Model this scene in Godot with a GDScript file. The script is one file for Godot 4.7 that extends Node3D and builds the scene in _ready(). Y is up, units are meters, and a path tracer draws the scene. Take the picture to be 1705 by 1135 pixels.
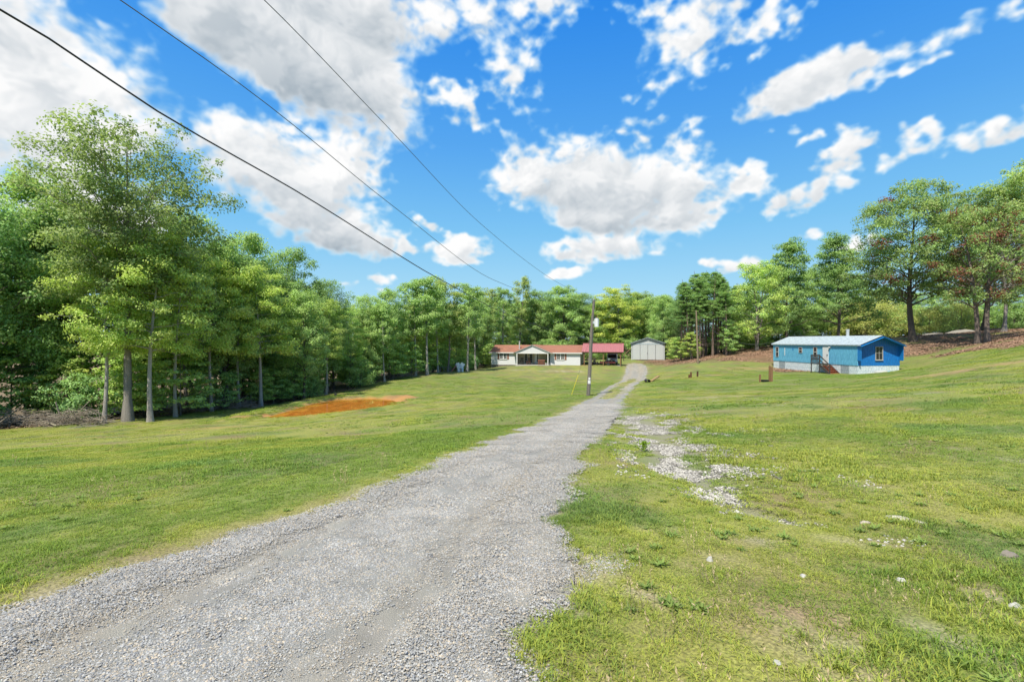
extends Node3D
# A gravel drive running down past a pond and up to a farmhouse, woods all round, under a broken cumulus sky.

const F := 805.0
const CX := 852.5
const CY := 567.5
const EYE := 1.7
const EXPOSURE := 1.85

var used := {}
var rng := RandomNumberGenerator.new()
var n_large := FastNoiseLite.new()
var n_mid := FastNoiseLite.new()
var n_small := FastNoiseLite.new()
var M := {}


# ---------------------------------------------------------------- helpers
func at(px: float, py: float, d: float) -> Vector3:
	return Vector3((px - CX) / F * d, EYE - (py - CY) / F * d, -d)


func on_ground(px: float, d: float) -> Vector3:
	var x := (px - CX) / F * d
	return Vector3(x, ground_y(x, d), -d)


func numbered(called: String) -> String:
	var k: int = used.get(called, 0)
	used[called] = k + 1
	return called if k == 0 else "%s_%03d" % [called, k]


func tag(o: Node, label: String, category := "", group := "", kind := "") -> Node:
	if label: o.set_meta("label", label)
	if category: o.set_meta("category", category)
	if group: o.set_meta("group", group)
	if kind: o.set_meta("kind", kind)
	return o


func thing(called: String, label: String, category: String, where: Vector3, turn := 0.0, group := "") -> Node3D:
	var o := Node3D.new()
	o.name = numbered(called)
	add_child(o, true)
	o.position = where
	o.rotation.y = turn
	tag(o, label, category, group)
	return o


class MB:
	# collects faces of one mesh
	var v := PackedVector3Array()
	var n := PackedVector3Array()
	var c := PackedColorArray()
	var i := PackedInt32Array()
	var col := Color.WHITE

	func tri(a: Vector3, b: Vector3, d: Vector3, out: Vector3) -> void:
		var g := (b - a).cross(d - a)
		if g.length_squared() < 1e-14: return
		if g.dot(out) < 0: g = -g
		else:
			var t := b
			b = d
			d = t
		g = g.normalized()
		var k := v.size()
		v.append(a); v.append(b); v.append(d)
		for q in 3:
			n.append(g); c.append(col)
		i.append(k); i.append(k + 1); i.append(k + 2)

	func quad(a: Vector3, b: Vector3, d: Vector3, e: Vector3, out: Vector3) -> void:
		tri(a, b, d, out)
		tri(a, d, e, out)

	func box(lo: Vector3, hi: Vector3, t := Transform3D()) -> void:
		var p: Array[Vector3] = []
		for k in 8:
			p.append(t * Vector3(hi.x if k & 1 else lo.x, hi.y if k & 2 else lo.y, hi.z if k & 4 else lo.z))
		var b := t.basis
		quad(p[0], p[2], p[6], p[4], -b.x); quad(p[1], p[3], p[7], p[5], b.x)
		quad(p[0], p[1], p[5], p[4], -b.y); quad(p[2], p[3], p[7], p[6], b.y)
		quad(p[0], p[1], p[3], p[2], -b.z); quad(p[4], p[5], p[7], p[6], b.z)

	# a box with chamfered long edges, for timbers and boards
	func beam(a: Vector3, b: Vector3, w: float, h: float, up := Vector3.UP) -> void:
		var z := (b - a).normalized()
		var x := up.cross(z)
		if x.length() < 0.01: x = Vector3.RIGHT.cross(z)
		x = x.normalized()
		var y := z.cross(x)
		var e := minf(w, h) * 0.12
		var ring: Array[Vector3] = []
		for s in [[1, 0], [1, 1], [-1, 1], [-1, -1], [1, -1]]:
			pass
		var hx := w / 2
		var hy := h / 2
		for s in [Vector2(hx, hy - e), Vector2(hx - e, hy), Vector2(-hx + e, hy), Vector2(-hx, hy - e), Vector2(-hx, -hy + e), Vector2(-hx + e, -hy), Vector2(hx - e, -hy), Vector2(hx, -hy + e)]:
			ring.append(x * s.x + y * s.y)
		for k in 8:
			var q := ring[k]
			var r := ring[(k + 1) % 8]
			quad(a + q, a + r, b + r, b + q, q + r)
			tri(a, a + q, a + r, -z)
			tri(b, b + q, b + r, z)

	func tube(path: Array, radii: Array, sides := 8, caps := true, wobble := 0.0) -> void:
		var k0 := v.size()
		var count := path.size()
		var x := Vector3.ZERO
		for s in count:
			var z: Vector3 = (path[mini(s + 1, count - 1)] - path[maxi(s - 1, 0)]).normalized()
			if s == 0:
				x = (Vector3.UP if absf(z.y) < 0.9 else Vector3.RIGHT).cross(z).normalized()
			else:
				x = (x - z * x.dot(z)).normalized()
			var y := z.cross(x)
			for q in sides:
				var an := TAU * q / sides
				var dir := x * cos(an) + y * sin(an)
				var r: float = radii[s] * (1.0 + wobble * sin(an * 3.0 + s * 0.7) + wobble * sin(an * 2.0 - s * 1.9))
				v.append(path[s] + dir * r)
				n.append(dir)
				c.append(col)
		for s in count - 1:
			for q in sides:
				var a := k0 + s * sides + q
				var b := k0 + s * sides + (q + 1) % sides
				var d := a + sides
				var e := b + sides
				i.append(a); i.append(d); i.append(b)
				i.append(b); i.append(d); i.append(e)
		if caps:
			for s in [0, count - 1]:
				var z: Vector3 = (path[1] - path[0]) * -1.0 if s == 0 else path[count - 1] - path[count - 2]
				for q in sides:
					tri(path[s], v[k0 + s * sides + q], v[k0 + s * sides + (q + 1) % sides], z)

	func leaf(p: Vector3, dir: Vector3, nrm: Vector3, outn: Vector3, length: float, width: float, colour: Color) -> void:
		var side := dir.cross(nrm).normalized() * (width * 0.5)
		var g := side.normalized().cross(dir)
		var nn := outn if g.dot(outn) > 0 else -outn
		nn = (g + nn * 0.9).normalized()
		var k := v.size()
		var mid := p + dir * (length * 0.45)
		v.append(p); v.append(mid + side); v.append(p + dir * length); v.append(mid - side)
		for q in 4:
			n.append(nn); c.append(colour)
		i.append(k); i.append(k + 2); i.append(k + 1)
		i.append(k); i.append(k + 3); i.append(k + 2)

	func mesh() -> ArrayMesh:
		var arrays := []
		arrays.resize(Mesh.ARRAY_MAX)
		arrays[Mesh.ARRAY_VERTEX] = v
		arrays[Mesh.ARRAY_NORMAL] = n
		arrays[Mesh.ARRAY_COLOR] = c
		arrays[Mesh.ARRAY_INDEX] = i
		var m := ArrayMesh.new()
		m.add_surface_from_arrays(Mesh.PRIMITIVE_TRIANGLES, arrays)
		return m


func part(called: String, shape, mat: Material, parent: Node = null) -> MeshInstance3D:
	var o := MeshInstance3D.new()
	o.name = called if parent else numbered(called)
	o.mesh = shape.mesh() if shape is MB else shape
	o.material_override = mat
	(parent if parent else self).add_child(o, true)
	return o


# names of repeated parts: leg, leg_001, leg_002 ...
func piece(called: String, shape, mat: Material, parent: Node) -> MeshInstance3D:
	var key := str(parent.get_instance_id()) + called
	var k: int = used.get(key, 0)
	used[key] = k + 1
	return part(called if k == 0 else "%s_%03d" % [called, k], shape, mat, parent)


func box_of(lo: Vector3, hi: Vector3, t := Transform3D()) -> MB:
	var b := MB.new()
	b.box(lo, hi, t)
	return b


func beam_of(a: Vector3, b: Vector3, w: float, h: float, up := Vector3.UP) -> MB:
	var m := MB.new()
	m.beam(a, b, w, h, up)
	return m


func tube_of(path: Array, radii: Array, sides := 8) -> MB:
	var m := MB.new()
	m.tube(path, radii, sides)
	return m


# ---------------------------------------------------------------- textures and materials
func noise_texture(seed_: int, freq: float, octaves: int, dark: Color, light: Color, size := 512, kind := FastNoiseLite.TYPE_SIMPLEX_SMOOTH) -> ImageTexture:
	var nz := FastNoiseLite.new()
	nz.seed = seed_
	nz.noise_type = kind
	nz.frequency = freq
	nz.fractal_octaves = octaves
	nz.fractal_gain = 0.6
	var im := nz.get_seamless_image(size, size)
	im.convert(Image.FORMAT_RGB8)
	var data := im.get_data()
	for k in range(0, data.size(), 3):
		var q := dark.lerp(light, data[k] / 255.0)
		data[k] = int(q.r * 255); data[k + 1] = int(q.g * 255); data[k + 2] = int(q.b * 255)
	return ImageTexture.create_from_image(Image.create_from_data(size, size, false, Image.FORMAT_RGB8, data))


func material(called: String, linear: Color, rough := 0.8, tex: Texture2D = null, scale := Vector3.ONE, bump: Texture2D = null, bump_cm := 0.5, world := false) -> StandardMaterial3D:
	var m := StandardMaterial3D.new()
	m.resource_name = called
	m.albedo_color = linear.linear_to_srgb()
	m.roughness = rough
	m.vertex_color_use_as_albedo = true
	if tex or bump:
		m.uv1_triplanar = true
		m.uv1_world_triplanar = world
		m.uv1_scale = scale
	if tex: m.albedo_texture = tex
	if bump:
		m.heightmap_enabled = true
		m.heightmap_texture = bump
		m.heightmap_scale = bump_cm
	M[called] = m
	return m


func leaf_material(called: String, tint: Color) -> StandardMaterial3D:
	var m := material(called, tint, 0.55)
	m.metallic_specular = 0.35
	m.backlight_enabled = true
	m.backlight = Color(0.94, 0.97, 0.8)
	return m


func make_materials() -> void:
	var grain := noise_texture(1, 0.09, 4, Color(0.72, 0.72, 0.72), Color(1, 1, 1))
	var blotch := noise_texture(2, 0.02, 5, Color(0.66, 0.66, 0.66), Color(1, 1, 1))
	var rough_g := noise_texture(3, 0.12, 5, Color(0.45, 0.45, 0.42), Color(1, 1, 1))
	var height := noise_texture(4, 0.06, 5, Color.BLACK, Color.WHITE)
	var bark := noise_texture(5, 0.05, 5, Color(0.3, 0.28, 0.26), Color(1, 1, 1))
	var streak := noise_texture(6, 0.02, 4, Color(0.6, 0.68, 0.72), Color(1, 1, 1))
	material("ground", Color(1.45, 1.45, 1.4), 0.95, rough_g, Vector3(0.45, 0.45, 0.45), height, 1.2, true)
	material("gravel_bed", Color(1.8, 1.8, 1.8), 0.95, rough_g, Vector3(2.3, 2.3, 2.3), height, 0.8, true)
	material("stone", Color(1.2, 1.2, 1.2), 0.85)
	leaf_material("grass_blade", Color(1, 1, 1)).backlight = Color(0.75, 0.78, 0.65)
	material("bark", Color(1.7, 1.7, 1.7), 0.95, bark, Vector3(1.6, 0.45, 1.6), height, 4.0)
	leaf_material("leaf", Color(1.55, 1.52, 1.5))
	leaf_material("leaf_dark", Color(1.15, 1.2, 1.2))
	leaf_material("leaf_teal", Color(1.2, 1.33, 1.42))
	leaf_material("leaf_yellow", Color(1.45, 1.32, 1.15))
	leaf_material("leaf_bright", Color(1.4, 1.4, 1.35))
	material("siding_white", Color(0.77, 0.785, 0.8), 0.6, grain, Vector3(0.6, 0.6, 0.6))
	material("trim_white", Color(0.66, 0.66, 0.65), 0.5)
	material("shingle", Color(0.38, 0.17, 0.11), 0.9, grain, Vector3(1.2, 1.2, 1.2), height, 1.0)
	material("stonework", Color(0.42, 0.36, 0.3), 0.9, rough_g, Vector3(1.5, 1.5, 1.5), height, 3.0)
	material("shutter", Color(0.24, 0.115, 0.075), 0.7)
	material("tan_wall", Color(0.62, 0.55, 0.4), 0.8, grain, Vector3(0.7, 0.7, 0.7))
	material("concrete", Color(0.5, 0.48, 0.44), 0.9, grain, Vector3(0.7, 0.7, 0.7))
	material("red_metal", Color(0.46, 0.17, 0.175), 0.45, blotch, Vector3(0.35, 0.35, 0.35))
	material("raw_wood", Color(0.5, 0.29, 0.14), 0.8, bark, Vector3(3, 0.5, 3))
	material("brown_wood", Color(0.27, 0.1, 0.05), 0.75, bark, Vector3(3, 0.8, 3))
	material("grey_wood", Color(0.11, 0.1, 0.1), 0.85, bark, Vector3(3, 0.6, 3))
	material("tread_wood", Color(0.42, 0.12, 0.055), 0.75, grain, Vector3(2, 2, 2))
	material("pole_wood", Color(0.36, 0.34, 0.3), 0.9, bark, Vector3(2.5, 0.3, 2.5), height, 1.0)
	material("pale_pole", Color(0.5, 0.4, 0.28), 0.85, bark, Vector3(2.5, 0.3, 2.5))
	material("shed_metal", Color(0.6, 0.64, 0.64), 0.5, grain, Vector3(0.5, 0.16, 0.5))
	material("shed_roof", Color(0.6, 0.65, 0.68), 0.4, streak, Vector3(0.3, 0.3, 0.3))
	material("blue_siding", Color(0.009, 0.2, 0.58), 0.5, streak, Vector3(0.9, 0.16, 0.9))
	material("blue_trim", Color(0.012, 0.22, 0.62), 0.45, grain, Vector3(0.8, 0.8, 0.8))
	material("faded_siding", Color(0.17, 0.52, 0.74), 0.6, streak, Vector3(1.1, 0.12, 1.1))
	material("roof_white", Color(0.5, 0.59, 0.64), 0.45, blotch, Vector3(0.3, 0.3, 0.3))
	material("skirting", Color(0.82, 0.84, 0.84), 0.6, streak, Vector3(0.8, 0.3, 0.8))
	material("skirting_grey", Color(0.4, 0.43, 0.45), 0.6, streak, Vector3(0.8, 0.3, 0.8))
	material("frame_cream", Color(0.4, 0.38, 0.34), 0.6)
	material("curtain", Color(0.26, 0.15, 0.08), 0.9, grain, Vector3(3, 0.5, 3))
	var glass := material("pane_dark", Color(0.018, 0.022, 0.026), 0.06)
	glass.metallic_specular = 0.6
	material("galvanised", Color(0.62, 0.64, 0.66), 0.35).metallic = 0.5
	material("transformer_grey", Color(0.62, 0.66, 0.68), 0.4)
	material("wire_black", Color(0.02, 0.02, 0.022), 0.5)
	material("wire_grey", Color(0.09, 0.1, 0.1), 0.45)
	material("guard_yellow", Color(0.75, 0.62, 0.04), 0.5)
	material("plate_white", Color(0.62, 0.63, 0.62), 0.6)
	material("rubber", Color(0.02, 0.02, 0.02), 0.8)
	material("dark_paint", Color(0.025, 0.026, 0.03), 0.4)
	material("maroon", Color(0.12, 0.02, 0.025), 0.5)
	material("van_white", Color(0.75, 0.76, 0.77), 0.25)
	material("toy_blue", Color(0.2, 0.5, 0.72), 0.4)
	material("toy_white", Color(0.75, 0.8, 0.8), 0.4)
	material("toy_pink", Color(0.7, 0.25, 0.3), 0.4)
	material("red_clay", Color(0.5, 0.2, 0.07), 0.95, rough_g, Vector3(0.8, 0.8, 0.8))
	material("twig", Color(0.62, 0.58, 0.53), 0.9, bark, Vector3(2, 2, 2))
	material("fresh_wood", Color(0.62, 0.43, 0.18), 0.8, bark, Vector3(3, 0.6, 3))
	var water := material("muddy_water", Color(0.6, 0.22, 0.035), 0.03, blotch, Vector3(0.1, 0.1, 0.1), null, 0.1, true)
	water.metallic_specular = 0.5


# ---------------------------------------------------------------- sky
const CLOUDS := [ # tangent-plane pixel centre, radii, turn in degrees, weight, grey of the base, raggedness
	[70, 190, 185, 170, 0, 1.0, 0.4, 0.85], [20, 60, 170, 110, 20, 1.0, 0.6, 0.8], [130, 330, 180, 110, 25, 0.9, 0.35, 0.85],
	[470, 70, 250, 105, 24, 1.15, 0.95, 0.6], [330, 10, 170, 70, 30, 1.0, 0.55, 0.7], [590, 130, 100, 80, 20, 0.95, 1.0, 0.6], [560, 20, 190, 70, 5, 1.0, 1.0, 0.6],
	[470, 300, 160, 85, 22, 1.1, 0.6, 0.8], [400, 250, 90, 60, 0, 0.9, 0.1, 0.8], [580, 290, 70, 70, 0, 0.9, 0.2, 0.7], [560, 385, 110, 48, 12, 1.0, 0.85, 0.75], [490, 220, 60, 30, -20, 0.7, 0.0, 1.1],
	[800, 40, 130, 55, 40, 0.85, 0.1, 1.3], [850, 110, 70, 60, 60, 0.75, 0.1, 1.3], [765, 180, 65, 38, 25, 0.8, 0.1, 1.1], [740, 20, 100, 50, 0, 0.9, 0.2, 1.0], [900, 15, 90, 40, -10, 0.8, 0.1, 1.2],
	[1010, 310, 190, 75, 8, 1.15, 0.65, 0.8], [880, 290, 85, 55, -20, 0.9, 0.1, 0.9], [1135, 270, 48, 65, 0, 0.9, 0.05, 0.8], [1065, 240, 60, 35, -10, 0.7, 0.0, 1.1], [1145, 355, 72, 36, 0, 1.0, 0.4, 0.6], [1040, 365, 130, 34, 4, 1.0, 0.8, 0.6],
	[1000, 415, 120, 26, -3, 0.95, 0.3, 0.8], [955, 425, 60, 20, 0, 0.9, 0.3, 0.7], [940, 455, 38, 14, -4, 0.95, 0.2, 0.5], [765, 418, 54, 27, 0, 1.0, 0.3, 0.6], [636, 466, 24, 12, 0, 0.9, 0.2, 0.5], [602, 482, 34, 13, 0, 0.7, 0.3, 0.7],
	[715, 375, 36, 18, 0, 0.65, 0.1, 1.0], [672, 408, 28, 20, 0, 0.85, 0.2, 0.7],
	[1150, 55, 105, 60, -25, 0.95, 0.12, 0.9], [1110, 120, 55, 55, -40, 0.7, 0.05, 1.3], [1265, 45, 65, 45, -20, 0.8, 0.1, 1.1], [1080, 10, 60, 40, 0, 0.7, 0.1, 1.1],
	[1345, 145, 110, 42, -12, 1.1, 0.35, 0.6], [1440, 115, 80, 26, -12, 0.85, 0.1, 0.9], [1520, 112, 45, 10, -6, 0.55, 0.0, 1.2],
	[1248, 302, 34, 30, 10, 0.95, 0.2, 0.6], [1345, 326, 66, 26, -18, 1.0, 0.4, 0.8], [1405, 262, 46, 34, -30, 1.0, 0.15, 0.8], [1505, 255, 55, 32, -22, 0.72, 0.25, 1.0], [1540, 212, 36, 20, 0, 0.9, 0.1, 0.9], [1655, 220, 80, 26, -10, 0.92, 0.25, 0.9],
	[1600, 55, 90, 18, -20, 0.65, 0.05, 1.2], [1640, 40, 45, 12, 0, 0.6, 0.0, 1.2], [1325, 225, 50, 14, 10, 0.5, 0.0, 1.3], [1240, 442, 42, 16, -8, 0.8, 0.2, 0.8], [1430, 405, 36, 18, 0, 0.6, 0.1, 1.0], [1180, 440, 22, 8, 0, 0.55, 0.0, 1.0], [1350, 392, 14, 10, 0, 0.6, 0.0, 1.0],
]
var blobs: Array = []


func sky_colour(el: float) -> Color:
	var stops := [[0.0, Color(0.8, 0.91, 0.97)], [0.10, Color(0.66, 0.86, 0.97)], [0.22, Color(0.5, 0.775, 0.96)], [0.38, Color(0.35, 0.66, 0.945)], [0.6, Color(0.2, 0.55, 0.92)], [1.0, Color(0.14, 0.46, 0.85)], [1.6, Color(0.11, 0.4, 0.78)]]
	for k in stops.size() - 1:
		if el <= stops[k + 1][0]:
			return stops[k][1].lerp(stops[k + 1][1], clampf((el - stops[k][0]) / (stops[k + 1][0] - stops[k][0]), 0, 1))
	return stops[-1][1]


func sky_row(el: float, from_az: float, step: float, count: int, puff: FastNoiseLite, fine: FastNoiseLite) -> PackedByteArray:
	var row := PackedByteArray()
	row.resize(count * 3)
	var near := []
	for b in blobs:
		if absf(el - b.el) < b.reach: near.append(b)
	var air := sky_colour(el)
	var y := sin(el)
	for k in count:
		var az := from_az + step * k
		var deep := 0.0
		var grey := 0.0
		var rag := 0.0
		var small := 0.0
		var w := 0.0
		for b in near:
			var dx: float = wrapf(az - b.az, -PI, PI) * cos(el)
			if absf(dx) > b.reach: continue
			var dy: float = el - b.el
			var a: float = (dx * b.cs + dy * b.sn) / b.rx
			var c: float = (-dx * b.sn + dy * b.cs) / b.ry
			# flat underside: the lower half falls off faster
			var q := a * a + c * c * (1.5 if c < 0 else 1.0)
			if q > 3.5: continue
			var s: float = b.weight * (1.0 - q * 0.62)
			var e := exp(s * 7.0)
			w += e
			grey += e * b.grey * clampf(0.5 - c * 0.6, 0, 1.1)
			rag += e * b.rag
			small += e * b.small
		var out := air
		if w > 0.0:
			deep = log(w) / 7.0
			grey /= w
			rag /= w
			small /= w
			var px := cos(el) * sin(az)
			var pz := -cos(el) * cos(az)
			var n1 := puff.get_noise_3d(px * 100, y * 130, pz * 100)
			var n2 := fine.get_noise_3d(px * 100, y * 130, pz * 100)
			var body := deep + rag * (n1 * 0.62 + n2 * (0.34 + 0.75 * small))
			var alpha := smoothstep(0.0, 0.36 + 0.42 * rag * rag, body - 0.24)
			if alpha > 0.003:
				var lit := puff.get_noise_3d(px * 100 - 2.2, y * 130 + 2.6, pz * 100)
				var form := clampf((n1 - lit) * 0.5, -0.2, 0.2)
				var g := clampf(grey * smoothstep(0.35, 0.95, body) - form * 0.8, 0, 1)
				var tone := Color(1.0, 1.0, 1.0).lerp(Color(0.6, 0.66, 0.71), g)
				out = air.lerp(tone, minf(alpha, 0.5 + body * 1.6))
		row[k * 3] = int(clampf(out.r, 0, 1) * 255.0)
		row[k * 3 + 1] = int(clampf(out.g, 0, 1) * 255.0)
		row[k * 3 + 2] = int(clampf(out.b, 0, 1) * 255.0)
	return row


func add_blob(az: float, el: float, rx: float, ry: float, turn: float, weight: float, grey: float, rag: float) -> void:
	blobs.append({"az": az, "el": el, "rx": rx, "ry": ry, "cs": cos(turn), "sn": sin(turn), "weight": weight, "grey": grey, "rag": rag, "small": clampf(1.25 - (rx + ry) * 0.5 / 0.085, 0, 1), "reach": maxf(rx, ry) * 2.1})


func make_sky() -> ImageTexture:
	for c in CLOUDS:
		var u: float = (c[0] - CX) / F
		var v: float = (CY - c[1]) / F
		var az := atan(u)
		var el := atan(v * cos(az))
		var sx := cos(az)
		add_blob(az, el, c[2] / F * sx * cos(el), c[3] / F * cos(el) * sx, -deg_to_rad(c[4]), c[5], c[6], c[7])
	var r := RandomNumberGenerator.new()
	r.seed = 77
	for k in 60: # the same kind of cumulus all round and overhead
		var az := r.randf_range(0.95, TAU - 0.95)
		var el := 0.1 + 1.2 * pow(r.randf(), 1.3)
		var s := 0.06 + 0.16 * el
		add_blob(az, el, s * r.randf_range(0.7, 1.5), s * r.randf_range(0.35, 0.7), r.randf_range(-0.4, 0.4), r.randf_range(0.8, 1.1), r.randf_range(0.1, 0.8), r.randf_range(0.6, 1.0))
	for k in 14: # above the frame
		add_blob(r.randf_range(-0.9, 0.9), r.randf_range(0.85, 1.4), r.randf_range(0.12, 0.3), r.randf_range(0.08, 0.16), r.randf_range(-0.4, 0.4), 1.0, r.randf_range(0.3, 0.9), 0.8)
	var puff := FastNoiseLite.new()
	puff.seed = 11
	puff.noise_type = FastNoiseLite.TYPE_SIMPLEX_SMOOTH
	puff.frequency = 0.085
	puff.fractal_octaves = 5
	puff.fractal_gain = 0.48
	puff.domain_warp_enabled = true
	puff.domain_warp_amplitude = 4.0
	puff.domain_warp_frequency = 0.08
	puff.domain_warp_fractal_octaves = 2
	var fine := FastNoiseLite.new()
	fine.seed = 5
	fine.noise_type = FastNoiseLite.TYPE_SIMPLEX_SMOOTH
	fine.frequency = 0.3
	fine.fractal_octaves = 4
	fine.fractal_gain = 0.34
	const W := 4096
	const H := 2048
	# the whole sky coarsely, then the part ahead finely
	var rows := []
	rows.resize(256)
	var coarse := func(k: int): rows[k] = sky_row((0.5 - (k + 0.5) / 512.0) * PI, -PI + TAU * 0.5 / 1024.0, TAU / 1024.0, 1024, puff, fine)
	WorkerThreadPool.wait_for_group_task_completion(WorkerThreadPool.add_group_task(coarse, 256))
	var data := PackedByteArray()
	for k in 256: data.append_array(rows[k])
	var im := Image.create_from_data(1024, 256, false, Image.FORMAT_RGB8, data)
	im.resize(W, H / 2, Image.INTERPOLATE_BILINEAR)
	var full := Image.create(W, H, false, Image.FORMAT_RGB8)
	full.fill(Color(0.6, 0.72, 0.78))
	full.blit_rect(im, Rect2i(0, 0, W, H / 2), Vector2i.ZERO)
	var c0 := W / 2 - 580
	var r0 := 480
	var fr := []
	fr.resize(H / 2 - r0)
	var sharp := func(k: int): fr[k] = sky_row((0.5 - (r0 + k + 0.5) / H) * PI, -PI + TAU * (c0 + 0.5) / W, TAU / W, 1160, puff, fine)
	WorkerThreadPool.wait_for_group_task_completion(WorkerThreadPool.add_group_task(sharp, fr.size()))
	data = PackedByteArray()
	for k in fr.size(): data.append_array(fr[k])
	full.blit_rect(Image.create_from_data(1160, fr.size(), false, Image.FORMAT_RGB8, data), Rect2i(0, 0, 1160, fr.size()), Vector2i(c0, r0))
	# a panorama's first column lies straight ahead (-z)
	var turned := Image.create(W, H, false, Image.FORMAT_RGB8)
	turned.blit_rect(full, Rect2i(W / 2, 0, W / 2, H), Vector2i.ZERO)
	turned.blit_rect(full, Rect2i(0, 0, W / 2, H), Vector2i(W / 2, 0))
	return ImageTexture.create_from_image(turned)


# ---------------------------------------------------------------- the lie of the land
const PLACED := [ # x, distance ahead, height
	[-10, 0, 0], [0, 0, 0], [10, 0, 0.1], [-10, -12, 0.6], [0, -12, 0.7], [12, -12, 0.9], [-30, -12, -0.6], [35, -12, 1.6], [-30, 3, -1.5], [30, 3, 1.2],
	[0, 6, -0.4], [6, 6, -0.38], [-6, 6, -0.5], [0, 12, -0.79], [5, 12, -0.78], [-5, 12, -0.95], [3, 20, -1.32], [6, 30, -1.98],
	[-90, 30, -5.5], [-60, 60, -5.5], [-40, 100, -5.5], [-80, 150, -5], [0, 150, -3], [60, 150, -1], [110, 150, 2], [110, 60, 3], [110, 10, 3], [-60, 0, -3.5], [-60, 20, -5],
]
const SIGHTED := [ # bearing and dip as read off the photograph, distance
	[1705, 900, 5], [1705, 700, 12], [1705, 640, 20], [1705, 600, 33], [1705, 585, 40], [1705, 560, 52], [1705, 548, 64], [1705, 545, 90],
	[1300, 700, 15], [1300, 660, 27], [1400, 640, 37], [1150, 665, 30],
	[1508, 616, 53], [1428, 623, 53], [1288, 612, 67], [1380, 618.5, 58], [1525, 594, 60], [1600, 583, 56], [1521, 567.5, 66], [1637, 571, 58], [1480, 566, 85],
	[1266, 636, 46], [1150, 628, 54], [1162, 605, 72], [1130, 603, 80], [1215, 590, 80], [1262, 583, 80], [1285, 598, 72], [1300, 575, 95],
	[1050, 598, 97], [1106, 598, 97], [1080, 597, 115], [1100, 640, 48],
	[818, 611, 90], [888, 607.5, 88], [965, 607.5, 86.5], [1030, 607.5, 88], [880, 602, 100], [960, 601, 105],
	[900, 614, 82], [900, 630, 68], [900, 645, 54], [940, 660, 40], [820, 640, 58], [760, 660, 42], [700, 690, 25], [600, 720, 18.5], [400, 720, 20], [200, 760, 13], [200, 718, 27], [0, 735, 22], [0, 800, 8.5], [0, 712, 30],
	[1028, 609, 84], [985, 609, 85], [1050, 635, 62], [1060, 620, 80], [1058, 607, 93],
	[172, 703, 31.5], [247, 700, 32], [434, 676, 41], [503, 668, 45], [600, 645, 57], [692, 625, 68], [745, 619, 76], [812, 613.5, 90], [640, 690, 29],
]
const GX0 := -95
const GX1 := 115
const GD0 := -20
const GD1 := 155
const WATER := -3.36
var spline_at := PackedVector2Array()
var spline_w := PackedFloat64Array()
var heights := PackedFloat32Array()
var pond := PackedVector2Array()
var ditch := PackedVector3Array()
var road_x := PackedFloat32Array()
var road_w := PackedFloat32Array()
const ROAD := [[-14, -4.4, 4.0], [-6, -3.1, 4.0], [0, -2.3, 4.0], [2.66, -1.85, 3.95], [3.6, -1.57, 3.9], [5.2, -1.17, 3.4], [6.2, -0.88, 3.15], [7.6, -0.5, 2.85], [10.1, 0.2, 2.6], [14.2, 1.4, 2.35], [23, 4.0, 2.2], [34.7, 6.95, 2.45], [46.6, 10.3, 2.8], [56, 13.5, 3.1], [68, 17.3, 3.2], [80, 20.6, 3.4], [88, 22.6, 3.2], [94, 24.0, 2.4]]


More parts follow.
